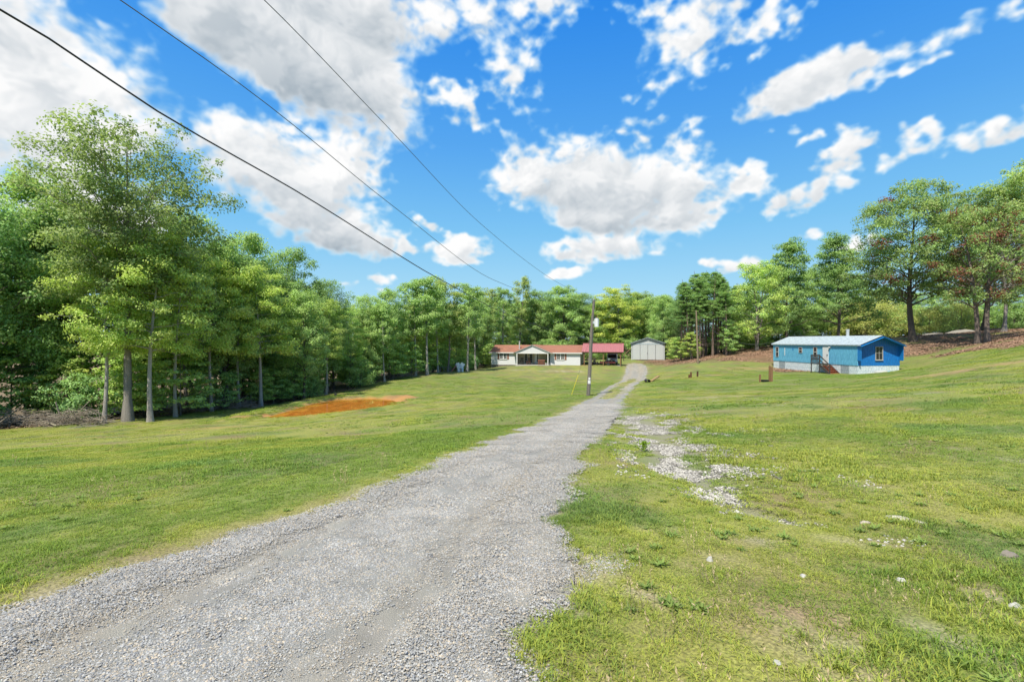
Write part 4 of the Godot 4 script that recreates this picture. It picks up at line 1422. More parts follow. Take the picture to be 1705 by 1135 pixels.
	for t in [[1134, 83, 470], [1142, 84, 476], [1152, 85, 458], [1166, 82, 462], [1176, 87, 452], [1187, 82, 446], [1196, 84, 455], [1206, 82, 463], [1213, 87, 470], [1232, 90, 482], [1243, 92, 480], [1225, 97, 470], [1141, 91, 464], [1146, 82, 472], [1160, 90, 450], [1171, 84, 458], [1181, 92, 448], [1192, 88, 450], [1201, 92, 458], [1210, 79, 466], [1220, 85, 474]]:
		var x: float = (t[0] - CX) / F * t[1]
		plant("pine" if rng.randf() < 0.5 else "pine_b", x, t[1], EYE - (t[2] - CY) / F * t[1] - ground_y(x, t[1]), "pine_tree", "slim pine with a bare lower trunk in the row right of the shed", "pine", "pines in the row right of the shed", ["", "leaf_dark"][rng.randi() % 2], -1.0, 1.3)
	# the wood behind the first row
	var kinds := ["edge_a", "edge_b", "tall_a", "tall_b", "edge_a", "tall_b"]
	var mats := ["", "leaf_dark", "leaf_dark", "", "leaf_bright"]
	var d := 24.0
	while d < 104.0: # left of the lawn, three deep
		for k in 4:
			var dd := d + rng.randf_range(-1.6, 1.6)
			var x := -1e9
			var probe := -64.0
			while probe < 5.0:
				if woods(probe, dd) > 0.0: x = probe
				probe += 0.5
			x -= 3.0 + k * 4.2 + rng.randf_range(-1.3, 1.3)
			var px := x / dd * F + CX
			if px < -620 or (px > -70 and dd < 32.5): continue
			var top_px: float = lerpf(330, 395, clampf(px / 400.0, 0, 1)) if px < 400 else lerpf(400, 495, clampf((px - 400) / 190.0, 0, 1)) if px < 600 else lerpf(495, 482, clampf((px - 600) / 60.0, 0, 1))
			var h := clampf(EYE - (top_px + 14 + rng.randf_range(0, 24) - CY) / F * dd - ground_y(x, dd), 6, 19)
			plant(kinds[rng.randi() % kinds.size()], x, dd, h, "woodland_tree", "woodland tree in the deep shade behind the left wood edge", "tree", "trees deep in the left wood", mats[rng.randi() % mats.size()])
		d += 4.6
	for k in 26: # behind the house and the shed
		var px := 820 + k * 12.5 + rng.randf_range(-5, 5)
		var dd := 108.0 + 16.0 * rng.randf() + (6.0 if k % 2 else 0.0)
		var x := (px - CX) / F * dd
		var h := clampf(EYE - (492 + rng.randf_range(0, 14) - CY) / F * dd - ground_y(x, dd), 8, 18)
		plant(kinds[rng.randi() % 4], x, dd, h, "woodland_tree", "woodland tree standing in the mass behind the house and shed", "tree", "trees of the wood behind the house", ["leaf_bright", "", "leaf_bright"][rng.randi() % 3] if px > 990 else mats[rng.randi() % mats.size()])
	for k in 22: # behind the pines, the trailer and the oaks
		var px := 1110 + k * 28.5 + rng.randf_range(-8, 8)
		var dd := 96.0 + rng.randf_range(0, 14)
		if px > 1420: dd += 14
		var x := (px - CX) / F * dd
		var top_px := 478.0 if px < 1260 else 440.0 if px < 1420 else 470.0
		var h := clampf(EYE - (top_px + rng.randf_range(4, 24) - CY) / F * dd - ground_y(x, dd), 6, 17)
		plant(kinds[rng.randi() % 2], x, dd, h, "woodland_tree", "woodland tree in the far row behind the pines and trailer", "tree", "trees of the far right row", ["leaf_bright", "", "leaf_dark"][rng.randi() % 3])
	# undergrowth along the wood's edge
	d = 22.0
	while d < 102.0:
		for k in 3:
			var dd := d + rng.randf_range(-1.2, 1.2)
			var x := -1e9
			var probe := -64.0
			while probe < 5.0:
				if woods(probe, dd) > 0.0: x = probe
				probe += 0.5
			x -= 0.8 + k * 2.6 + rng.randf_range(-0.8, 0.8)
			if k == 0 and rng.randf() < 0.25: continue
			var px := x / dd * F + CX
			if px < -420 or (px > -70 and dd < 32.2): continue
			var kind := "sapling" if rng.randf() < 0.6 else "bush"
			var h := rng.randf_range(3.0, 6.5) if kind == "sapling" else rng.randf_range(1.4, 3.2)
			plant(kind, x, dd, h, "undergrowth_bush" if kind == "bush" else "undergrowth_sapling", "leafy undergrowth bush along the left wood edge" if kind == "bush" else "thin layered sapling along the left wood edge", "bush" if kind == "bush" else "sapling", "undergrowth bushes of the left wood" if kind == "bush" else "saplings of the left wood", ["", "leaf_dark", "leaf_bright", "leaf_teal"][rng.randi() % 4])
		d += 2.9
	for t in [[-20, 33.0, "leaf_teal", 6.2], [18, 33.4, "leaf_teal", 5.6], [110, 33.5, "leaf_yellow", 4.0], [300, 35.0, "leaf_bright", 5.0], [455, 43.5, "leaf_teal", 3.0]]:
		plant("sapling", (t[0] - CX) / F * t[1], t[1], t[3], "undergrowth_sapling", "thin layered sapling along the left wood edge", "sapling", "saplings of the left wood", t[2], -1.0, 1.3)
	for k in 24: # low growth along the far right, closing the view under the crowns
		var px := 1195 + k * 23.0 + rng.randf_range(-7, 7)
		var dd := 94.0 + rng.randf_range(0, 8) + (14.0 if px > 1500 else 0.0)
		plant("edge_a" if k % 3 == 0 else "bush", (px - CX) / F * dd, dd, rng.randf_range(4.5, 7.0), "far_bush", "thick leafy growth far behind the pines and the trailer", "bush", "growth behind the pines and the trailer", ["leaf_bright", "", "leaf_dark"][rng.randi() % 3], -1.0, 1.5)
	for k in 30: # low growth behind the house, the shed and under the pines
		var px := 770 + k * 17.0 + rng.randf_range(-5, 5)
		var dd := 103.5 + rng.randf_range(0, 4) if px < 1115 else 84.0 + rng.randf_range(0, 8)
		var x := (px - CX) / F * dd
		plant("bush" if rng.randf() < 0.5 else "sapling", x, dd, rng.randf_range(2.5, 5.5), "back_bush", "low leafy growth at the foot of the back woods", "bush", "growth at the foot of the back woods", ["leaf_bright", "", "leaf_yellow"][rng.randi() % 3] if px > 980 else ["", "leaf_dark"][rng.randi() % 2])


func make_litter() -> void:
	var r := RandomNumberGenerator.new()
	r.seed = 14
	var b := MB.new()
	for k in 110:
		var p := Vector3(r.randf_range(-0.75, 0.75), r.randf_range(0.0, 0.05), r.randf_range(-0.75, 0.75))
		var nrm := Vector3(r.randfn() * 0.45, 1, r.randfn() * 0.45).normalized()
		var along := nrm.cross(Vector3(r.randfn(), r.randfn(), r.randfn())).normalized()
		var c := Color(0.22, 0.125, 0.08).lerp(Color(0.33, 0.22, 0.15), r.randf()) * r.randf_range(0.5, 1.15)
		c.a = 1
		b.leaf(p, along, nrm, Vector3.UP, r.randf_range(0.09, 0.2), r.randf_range(0.06, 0.12), c)
	var shape := b.mesh()
	var places := []
	var tints := []
	for k in 9000:
		var d := r.randf_range(29.0, 100.0)
		var x := (r.randf_range(-60, 1760) - CX) / F * d
		var lit := leaf_litter(x, d)
		var w := woods(x, d)
		var want := maxf(lit, 0.5 if w > 0.2 and w < 8.0 else 0.0)
		if lit < 0.2 and d > 60.0: want = 0.0
		if r.randf() > want: continue
		places.append(Transform3D(slope_basis(x, d, r.randf() * TAU), Vector3(x, ground_y(x, d) + 0.01, -d)))
		var v := r.randf_range(0.8, 1.15)
		tints.append(Color(v, v, v) if lit > 0.2 else Color(v * 0.75, v * 0.85, v * 0.8))
	scatter("leaf_litter", "fallen red-brown leaves under the right-hand oaks and at the wood edges", "leaf litter", shape, M.stone, places, tints)


func brush_pile(cx: float, d: float, length: float, turn: float, high: float, count: int, seed_: int, label: String) -> void:
	var r := RandomNumberGenerator.new()
	r.seed = seed_
	var o := thing("brush_pile", label, "brush pile", on_ground(cx, d), turn)
	var b := MB.new()
	for k in count:
		var big := k < 7
		var x := r.randf_range(-0.5, 0.5) * length
		var env := high * (1.0 - pow(absf(x) / (length * 0.55), 2.0))
		var p := Vector3(x, r.randf_range(0.0, env), r.randfn() * 0.5)
		var dir := Vector3(r.randfn() * 1.3, r.randfn() * 0.28, r.randfn() * 0.5).normalized()
		var l := r.randf_range(0.5, 1.9) * (1.5 if big else 1.0)
		var tone := Color(0.9, 0.85, 0.8).lerp(Color(1.35, 1.2, 1.0), r.randf()) * r.randf_range(0.6, 1.2)
		tone.a = 1
		var th := 0.045 if big else r.randf_range(0.008, 0.022)
		var path := [p - dir * l * 0.5, p + Vector3(r.randfn(), absf(r.randfn()), r.randfn()) * 0.06, p + dir * l * 0.5]
		if big:
			var m := MB.new()
			m.col = tone
			m.tube(path, [th, th * 0.8, th * 0.5], 6)
			piece("branch", m, M.twig, o)
		else:
			b.col = tone
			b.tube(path, [th, th * 0.8, th * 0.3], 3, false)
	tag(part("sticks", b, M.twig, o), "", "", "", "stuff")


# ---------------------------------------------------------------- buildings
func window_at(parent: Node, x0: float, x1: float, y0: float, y1: float, z: float, cols: int, rows: int, frame: Material, called := "window", divider := -1.0) -> void:
	var w := MB.new()
	var e := 0.055
	w.box(Vector3(x0, y0, z), Vector3(x1, y0 + e, z + 0.07)); w.box(Vector3(x0, y1 - e, z), Vector3(x1, y1, z + 0.07))
	w.box(Vector3(x0, y0 + e, z), Vector3(x0 + e, y1 - e, z + 0.07)); w.box(Vector3(x1 - e, y0 + e, z), Vector3(x1, y1 - e, z + 0.07))
	w.box(Vector3(x0 - 0.04, y0 - 0.05, z), Vector3(x1 + 0.04, y0 - 0.002, z + 0.1))
	var o := piece(called, w, frame, parent)
	for r in rows:
		for c in cols:
			var a := Vector2(lerpf(x0 + e, x1 - e, float(c) / cols), lerpf(y0 + e, y1 - e, float(r) / rows))
			var b := Vector2(lerpf(x0 + e, x1 - e, float(c + 1) / cols), lerpf(y0 + e, y1 - e, float(r + 1) / rows))
			piece("pane", box_of(Vector3(a.x + 0.014, a.y + 0.014, z + 0.012), Vector3(b.x - 0.014, b.y - 0.014, z + 0.022)), M.pane_dark, o)
	var bars := MB.new()
	for c in range(1, cols):
		var x := lerpf(x0 + e, x1 - e, float(c) / cols)
		bars.box(Vector3(x - 0.014, y0 + e, z + 0.005), Vector3(x + 0.014, y1 - e, z + 0.045))
	for r in range(1, rows):
		var y := lerpf(y0 + e, y1 - e, float(r) / rows)
		bars.box(Vector3(x0 + e, y - 0.014, z + 0.007), Vector3(x1 - e, y + 0.014, z + 0.048))
	if bars.v.size(): piece("glazing_bar", bars, frame, o)


func siding(b: MB, x0: float, x1: float, y0: float, y1: float, z: float, gap := []) -> void:
	# lapped boards facing +z, each leaning out 2 cm at its foot; gap: [x0, x1] left open
	var rows := maxi(1, roundi((y1 - y0) / 0.18))
	for r in rows:
		var a := lerpf(y0, y1, float(r) / rows)
		var c := lerpf(y0, y1, float(r + 1) / rows)
		for span in ([[x0, gap[0]], [gap[1], x1]] if gap else [[x0, x1]]):
			b.quad(Vector3(span[0], a, z + 0.022), Vector3(span[1], a, z + 0.022), Vector3(span[1], c, z), Vector3(span[0], c, z), Vector3.BACK)
			b.quad(Vector3(span[0], a, z + 0.022), Vector3(span[1], a, z + 0.022), Vector3(span[1], a, z - 0.002), Vector3(span[0], a, z - 0.002), Vector3.DOWN)


func make_house() -> void:
	var turn := deg_to_rad(-14.0)
	var o := thing("white_house", "long low white farmhouse with red shingle roof and gabled porch", "house", Vector3(-3.86, -2.66, -90.0), turn)
	const L := 16.5
	const D := 8.0
	const H := 2.22
	# walls: lapped siding on a closed shell, open at the porch recess
	var w := MB.new()
	siding(w, 0, L, 0, H, 0.0, [5.05, 10.95])
	w.box(Vector3(0, 0, -D), Vector3(0.12, H, -0.002)); w.box(Vector3(L - 0.12, 0, -D), Vector3(L, H, -0.002)); w.box(Vector3(0.12, 0, -D), Vector3(L - 0.12, H, -D + 0.12))
	w.box(Vector3(0.121, 0, -0.12), Vector3(5.05, H, -0.003)); w.box(Vector3(10.95, 0, -0.12), Vector3(L - 0.121, H, -0.003))
	for x in [0.0, L]: # end gables
		w.tri(Vector3(x, H, -0.002), Vector3(x, H, -D), Vector3(x, H + 1.28, -D / 2), Vector3(x - L / 2, 0, 0))
	piece("wall", w, M.siding_white, o)
	var inner := MB.new()
	inner.box(Vector3(5.05, 0, -1.5), Vector3(10.95, H, -1.4)); inner.box(Vector3(4.95, 0, -1.4), Vector3(5.05, H, -0.121)); inner.box(Vector3(10.95, 0, -1.4), Vector3(11.05, H, -0.121))
	piece("porch_wall", inner, M.tan_wall, o)
	var f := MB.new()
	f.box(Vector3(0.03, -0.75, -D + 0.03), Vector3(L - 0.03, -0.002, -0.03))
	piece("foundation", f, M.concrete, o)
	# stones of the exposed left foundation
	var r := RandomNumberGenerator.new()
	r.seed = 2
	var st := MB.new()
	for k in 11:
		for q in 3:
			var x := 0.02 + k * 0.42 + (0.2 if q % 2 else 0.0)
			st.col = Color(1, 1, 1) * r.randf_range(0.65, 1.3)
			st.box(Vector3(x, -0.72 + q * 0.235, -0.032), Vector3(x + 0.385, -0.72 + q * 0.235 + 0.21, 0.012 + r.randf() * 0.03))
	piece("foundation_stones", st, M.stonework, o).set_meta("kind", "stuff")
	piece("porch_floor", box_of(Vector3(4.9, -0.4, -0.01), Vector3(11.1, 0.06, 1.1)), M.concrete, o)
	piece("porch_floor", box_of(Vector3(5.06, -0.3, -1.39), Vector3(10.94, 0.055, -0.125)), M.concrete, o)
	# roof: courses of shingles on two slopes
	var roof := MB.new()
	var over := 0.38
	var run := D / 2 + over
	var rise := 1.28 / (D / 2) * run
	for side in [1.0, -1.0]:
		var courses := 14
		for k in courses:
			var a := float(k) / courses
			var b := float(k + 1) / courses
			var za: float = -D / 2 + side * run * (1 - a)
			var zb: float = -D / 2 + side * run * (1 - b)
			var ya := H + 1.28 + 0.1 - rise * (1 - a)
			var yb := H + 1.28 + 0.1 - rise * (1 - b)
			var count := 17
			for q in count:
				roof.col = Color(1, 1, 1) * r.randf_range(0.84, 1.12)
				var xa := -over + (L + over * 2) * q / count
				var xb := -over + (L + over * 2) * (q + 1) / count
				roof.quad(Vector3(xa, ya + 0.022, za), Vector3(xb, ya + 0.022, za), Vector3(xb, yb, zb), Vector3(xa, yb, zb), Vector3(0, 1, side))
				roof.quad(Vector3(xa, ya + 0.022, za), Vector3(xb, ya + 0.022, za), Vector3(xb, ya - 0.002, za), Vector3(xa, ya - 0.002, za), Vector3(0, 0, side))
	var rf := piece("roof", roof, M.shingle, o)
	var fas := MB.new()
	for side in [1.0, -1.0]:
		var z: float = -D / 2 + side * run
		fas.box(Vector3(-over, H - 0.12, minf(z, z - side * 0.03)), Vector3(L + over, H + 0.07, maxf(z, z - side * 0.03)))
	for x in [-over, L + over - 0.04]:
		for side in [1.0, -1.0]:
			fas.beam(Vector3(x + 0.02, H + 1.28 + 0.1 - rise - 0.09, -D / 2 + side * (run - 0.04)), Vector3(x + 0.02, H + 1.28 + 0.0, -D / 2), 0.04, 0.17)
	fas.box(Vector3(-over + 0.05, H - 0.02, -D - over + 0.04), Vector3(L + over - 0.05, H - 0.005, over - 0.035))
	piece("fascia", fas, M.trim_white, o)
	# stove pipe
	var pipe := MB.new()
	pipe.tube([Vector3(4.95, H + 0.3, -1.9), Vector3(4.95, H + 2.0, -1.9)], [0.12, 0.12], 12)
	pipe.tube([Vector3(4.95, H + 2.0, -1.9), Vector3(4.95, H + 2.12, -1.9)], [0.18, 0.18], 12)
	pipe.tube([Vector3(4.95, H + 0.55, -1.9), Vector3(4.95, H + 0.85, -1.9)], [0.32, 0.13], 12)
	piece("stove_pipe", pipe, M.galvanised, o)
	# porch gable
	var g := MB.new()
	var gx0 := 4.75
	var gx1 := 11.25
	var peak := H + 1.28
	for k in 7:
		var a := k / 7.0
		var b := (k + 1) / 7.0
		var y0 := lerpf(H + 0.02, peak, a)
		var y1 := lerpf(H + 0.02, peak, b)
		g.quad(Vector3(lerpf(gx0, 8, a), y0, 1.02), Vector3(lerpf(gx1, 8, a), y0, 1.02), Vector3(lerpf(gx1, 8, b), y1, 1.0), Vector3(lerpf(gx0, 8, b), y1, 1.0), Vector3.BACK)
	g.quad(Vector3(gx0, H, 1.0), Vector3(gx1, H, 1.0), Vector3(gx1, H, -0.6), Vector3(gx0, H, -0.6), Vector3.DOWN)
	piece("porch_gable", g, M.siding_white, o)
	var gr := MB.new()
	for s in [-1.0, 1.0]:
		var xe: float = 8.0 + s * 3.65
		gr.quad(Vector3(8, peak + 0.2, 1.14), Vector3(xe, H - 0.02, 1.14), Vector3(xe, H - 0.02, -0.4), Vector3(8, peak + 0.2, -4.0), Vector3(s, 2, 0))
	piece("porch_roof", gr, M.shingle, o)
	var rake := MB.new()
	for s in [-1.0, 1.0]: rake.beam(Vector3(8 + s * 0.02, peak + 0.1, 1.13), Vector3(8 + s * 3.64, H - 0.11, 1.13), 0.05, 0.17, Vector3.BACK)
	rake.box(Vector3(4.9, H - 0.13, 0.93), Vector3(11.1, H + 0.015, 1.035))
	piece("porch_trim", rake, M.trim_white, o)
	for x in [5.15, 10.85]:
		piece("porch_post", box_of(Vector3(x - 0.07, 0.06, 0.9), Vector3(x + 0.07, H - 0.131, 1.04)), M.trim_white, o)
	piece("downspout", tube_of([Vector3(5.0, 0.0, 0.07), Vector3(5.0, H - 0.15, 0.07)], [0.045, 0.045], 6), M.dark_paint, o)
	piece("downspout", tube_of([Vector3(11.03, 0.0, 0.07), Vector3(11.03, H - 0.15, 0.07)], [0.045, 0.045], 6), M.dark_paint, o)
	# windows and shutters on the two wings
	for x in [1.65, 12.3]:
		window_at(o, x, x + 0.62, 1.0, 2.14, 0.02, 2, 3, M.trim_white)
		window_at(o, x + 0.74, x + 1.36, 1.0, 2.14, 0.02, 2, 3, M.trim_white)
		for s in [x - 0.4, x + 1.42]:
			var sh := MB.new()
			sh.box(Vector3(s, 0.95, 0.024), Vector3(s + 0.34, 2.17, 0.05))
			for q in 9: sh.box(Vector3(s + 0.05, 1.02 + q * 0.122, 0.048), Vector3(s + 0.29, 1.02 + q * 0.122 + 0.07, 0.064))
			piece("shutter", sh, M.shutter, o)
	# porch wall: french windows, door, dark doorway
	window_at(o, 6.0, 6.62, 0.25, 2.05, -1.4, 2, 4, M.trim_white)
	window_at(o, 6.95, 7.6, 0.25, 2.05, -1.4, 2, 4, M.trim_white)
	var door := piece("door", box_of(Vector3(7.95, 0.06, -1.4), Vector3(8.7, 2.05, -1.36)), M.trim_white, o)
	piece("pane", box_of(Vector3(8.42, 0.5, -1.37), Vector3(8.62, 1.95, -1.35)), M.pane_dark, door)
	piece("handle", box_of(Vector3(8.0, 1.0, -1.37), Vector3(8.06, 1.1, -1.3)), M.galvanised, door)
	window_at(o, 10.3, 10.7, 0.35, 1.95, -1.4, 1, 2, M.grey_wood)
	# what stands on the porch
	var basis := Transform3D(Basis(Vector3.UP, turn), Vector3(-3.86, -2.66, -90.0))
	var chest := thing("chest", "red-brown wooden chest with a curved lid on the house porch", "chest", basis * Vector3(8.95, 0.06, 0.2), turn)
	var cb := MB.new()
	cb.box(Vector3(0, 0.05, -0.3), Vector3(1.25, 0.68, 0.3))
	piece("body", cb, M.brown_wood, chest)
	var lid := MB.new()
	for k in 6:
		var a0 := PI * k / 6.0
		var a1 := PI * (k + 1) / 6.0
		var p := Vector3(0, 0.7 + 0.26 * sin(a0), 0.32 * cos(a0))
		var q := Vector3(0, 0.7 + 0.26 * sin(a1), 0.32 * cos(a1))
		lid.quad(p - Vector3(0.02, 0, 0), p + Vector3(1.27, 0, 0), q + Vector3(1.27, 0, 0), q - Vector3(0.02, 0, 0), Vector3(0, sin((a0 + a1) / 2), cos((a0 + a1) / 2)))
		for x in [-0.02, 1.27]: lid.tri(Vector3(x, 0.7, 0), Vector3(x, p.y, p.z), Vector3(x, q.y, q.z), Vector3(x - 0.6, 0, 0))
	piece("lid", lid, M.brown_wood, chest)
	for x in [0.22, 0.95]: piece("strap", box_of(Vector3(x, 0.05, 0.29), Vector3(x + 0.07, 0.7, 0.318)), M.grey_wood, chest)
	for k in 2:
		var c := thing("porch_chair", ["brown rocking chair at the left end of the house porch", "red-brown rocking chair in front of the porch's second window"][k], "chair", basis * Vector3([5.85, 7.15][k], 0.06, 0.25), turn)
		var m: Material = [M.grey_wood, M.brown_wood][k]
		piece("seat", box_of(Vector3(-0.27, 0.4, -0.25), Vector3(0.27, 0.45, 0.27)), m, c)
		for q in 5: piece("back_slat", beam_of(Vector3(-0.22 + q * 0.11, 0.45, -0.24), Vector3(-0.22 + q * 0.11, 1.12, -0.42), 0.06, 0.02), m, c)
		piece("top_rail", box_of(Vector3(-0.3, 1.08, -0.46), Vector3(0.3, 1.2, -0.41)), m, c)
		for s in [-1.0, 1.0]:
			piece("arm", box_of(Vector3(s * 0.3 - 0.04, 0.66, -0.3), Vector3(s * 0.3 + 0.04, 0.7, 0.3)), m, c)
			for z in [-0.2, 0.24]: piece("leg", box_of(Vector3(s * 0.28 - 0.025, 0.06, z - 0.025), Vector3(s * 0.28 + 0.025, 0.66, z + 0.025)), m, c)
			var rk := MB.new()
			rk.tube([Vector3(s * 0.28, 0.09, -0.5), Vector3(s * 0.28, 0.03, -0.15), Vector3(s * 0.28, 0.03, 0.15), Vector3(s * 0.28, 0.08, 0.42)], [0.025, 0.025, 0.025, 0.025], 5)
			piece("rocker", rk, m, c)
	var pot := thing("plant_pot", "dark plant in a tub at the right post of the house porch", "plant pot", basis * Vector3(10.4, 0.06, 0.4))
	var pb := MB.new()
	pb.tube([Vector3.ZERO, Vector3(0, 0.32, 0), Vector3(0, 0.36, 0)], [0.14, 0.2, 0.22], 10)
	piece("pot", pb, M.concrete, pot)
	var pl := MB.new()
	for k in 160:
		var dir := Vector3(r.randfn(), absf(r.randfn()), r.randfn()).normalized()
		pl.leaf(Vector3(0, 0.4, 0) + dir * 0.22 * r.randf(), dir, dir.cross(Vector3(r.randfn(), r.randfn(), r.randfn())).normalized(), dir, 0.2, 0.06, Color(0.05, 0.09, 0.025))
	piece("foliage", pl, M.leaf, pot)


func make_carport() -> void:
	var turn := deg_to_rad(-14.0)
	var base := Transform3D(Basis(Vector3.UP, turn), Vector3(-3.86, -2.66, -90.0))
	var o := thing("carport", "open carport with red metal roof on raw timber posts beside the house", "carport", base * Vector3(16.95, 0, 0), turn)
	const W := 6.9
	const D := 5.6
	var roof := MB.new()
	var m := D / 2
	for s in [1.0, -1.0]: # ribbed sheets on both slopes
		var panels := 22
		for k in panels:
			var x0 := -0.15 + (W + 0.3) * k / panels
			var x1 := -0.15 + (W + 0.3) * (k + 1) / panels
			var e := Vector3(0, 2.42, -m + s * (m + 0.35))
			var t := Vector3(0, 3.95, -m)
			roof.quad(e + Vector3(x0, 0, 0), e + Vector3(x1 - 0.05, 0, 0), t + Vector3(x1 - 0.05, 0, 0), t + Vector3(x0, 0, 0), Vector3(0, 1, s))
			var up := Vector3(0, 0.035, 0)
			roof.quad(e + Vector3(x1 - 0.05, 0, 0), e + Vector3(x1 - 0.025, 0, 0) + up, t + Vector3(x1 - 0.025, 0, 0) + up, t + Vector3(x1 - 0.05, 0, 0), Vector3(-1, 1, s))
			roof.quad(e + Vector3(x1 - 0.025, 0, 0) + up, e + Vector3(x1, 0, 0), t + Vector3(x1, 0, 0), t + Vector3(x1 - 0.025, 0, 0) + up, Vector3(1, 1, s))
	piece("roof", roof, M.red_metal, o)
	piece("ridge_cap", beam_of(Vector3(-0.16, 3.965, -m), Vector3(W + 0.16, 3.965, -m), 0.3, 0.04), M.red_metal, o)
	for z in [0.0, -D]:
		for x in [0.25, 1.55, 3.6, 6.55]:
			if z < 0 and x == 1.55: continue
			piece("post", beam_of(Vector3(x, -0.5, z), Vector3(x, 2.38, z), 0.15, 0.15, Vector3.BACK), M.raw_wood, o)
		piece("beam", beam_of(Vector3(-0.05, 2.3, z + 0.1), Vector3(W + 0.05, 2.3, z + 0.1), 0.05, 0.2), M.raw_wood, o)
	for k in 6:
		var x := 0.15 + k * 1.32
		for s in [1.0, -1.0]:
			piece("rafter", beam_of(Vector3(x, 2.38, -m + s * (m + 0.25)), Vector3(x, 3.86, -m + s * 0.02), 0.05, 0.14), M.raw_wood, o)
	for x in [-0.17, W + 0.17]:
		for s in [1.0, -1.0]:
			piece("barge_board", beam_of(Vector3(x, 2.36, -m + s * (m + 0.34)), Vector3(x, 3.9, -m + s * 0.02), 0.03, 0.16), M.red_metal, o)
	piece("brace", beam_of(Vector3(6.55, 1.6, 0.0), Vector3(5.9, 2.25, 0.02), 0.09, 0.09), M.raw_wood, o)
	piece("slab", box_of(Vector3(0.3, -0.6, -D), Vector3(W - 0.3, 0.02, -0.3)), M.concrete, o)
	# a white van parked behind
	var van := thing("white_van", "white van parked at the back under the red carport", "van", base * Vector3(21.9, 0.02, -3.7), turn)
	var vb := MB.new()
	var prof := [Vector2(0.0, 0.35), Vector2(0.0, 0.95), Vector2(-0.75, 1.12), Vector2(-1.35, 1.9), Vector2(-1.7, 2.05), Vector2(-4.4, 2.05), Vector2(-4.5, 1.9), Vector2(-4.5, 0.35)] # nose at z = 0
	for k in prof.size():
		var p: Vector2 = prof[k]
		var q: Vector2 = prof[(k + 1) % prof.size()]
		vb.quad(Vector3(-0.9, p.y, p.x), Vector3(0.9, p.y, p.x), Vector3(0.9, q.y, q.x), Vector3(-0.9, q.y, q.x), Vector3(0, -(q.x - p.x) * -1.0, (q.y - p.y)))
	for s in [-0.9, 0.9]:
		for k in range(1, prof.size() - 1):
			vb.tri(Vector3(s, prof[0].y, prof[0].x), Vector3(s, prof[k].y, prof[k].x), Vector3(s, prof[k + 1].y, prof[k + 1].x), Vector3(s, 0, 0))
	piece("body", vb, M.van_white, van)
	var ws := MB.new()
	ws.quad(Vector3(-0.78, 1.2, -0.76), Vector3(0.78, 1.2, -0.76), Vector3(0.72, 1.84, -1.25), Vector3(-0.72, 1.84, -1.25), Vector3(0, 0.6, 0.8))
	piece("windscreen", ws, M.pane_dark, van)
	piece("grille", box_of(Vector3(-0.5, 0.55, -0.01), Vector3(0.5, 0.82, 0.03)), M.dark_paint, van)
	piece("bumper", box_of(Vector3(-0.92, 0.34, -0.02), Vector3(0.92, 0.52, 0.1)), M.dark_paint, van)
	for s in [-1.0, 1.0]:
		piece("headlight", box_of(Vector3(s * 0.7 - 0.16, 0.6, -0.01), Vector3(s * 0.7 + 0.16, 0.85, 0.035)), M.galvanised, van)
		for z in [-0.85, -3.6]: piece("wheel", tube_of([Vector3(s * 0.72, 0.33, z), Vector3(s * 0.93, 0.33, z)], [0.33, 0.33], 16), M.rubber, van)
	# a low dark-red trailer with a quad bike on it, in front
	var tr := thing("flat_trailer", "low dark-red flat trailer under the right side of the carport", "trailer", base * Vector3(21.3, 0.0, -1.3), turn)
	piece("deck", box_of(Vector3(-1.35, 0.42, -0.75), Vector3(1.3, 0.52, 0.75)), M.maroon, tr)
	for s in [-0.75, 0.75]: piece("rail", box_of(Vector3(-1.35, 0.522, s - 0.03), Vector3(1.3, 0.66, s + 0.03)), M.maroon, tr)
	piece("front_board", box_of(Vector3(-1.38, 0.523, -0.7), Vector3(-1.33, 0.8, 0.7)), M.grey_wood, tr)
	for s in [-0.9, 0.9]: piece("wheel", tube_of([Vector3(0.1, 0.28, s - 0.09), Vector3(0.1, 0.28, s + 0.09)], [0.28, 0.28], 14), M.rubber, tr)
	piece("drawbar", beam_of(Vector3(-1.35, 0.42, 0), Vector3(-2.3, 0.4, 0), 0.08, 0.08), M.maroon, tr)
	var qb := thing("quad_bike", "dark quad bike with pale mudguards standing on the flat trailer", "quad bike", base * Vector3(21.5, 0.52, -1.3), turn)
	quad_bike(qb, M.van_white)
	var mw := thing("riding_mower", "dark riding mower under the carport's left bay", "mower", base * Vector3(18.9, 0.02, -1.5), turn)
	quad_bike(mw, M.dark_paint)
	piece("cutting_deck", box_of(Vector3(-0.55, 0.12, -0.35), Vector3(0.55, 0.28, 0.3)), M.dark_paint, mw)


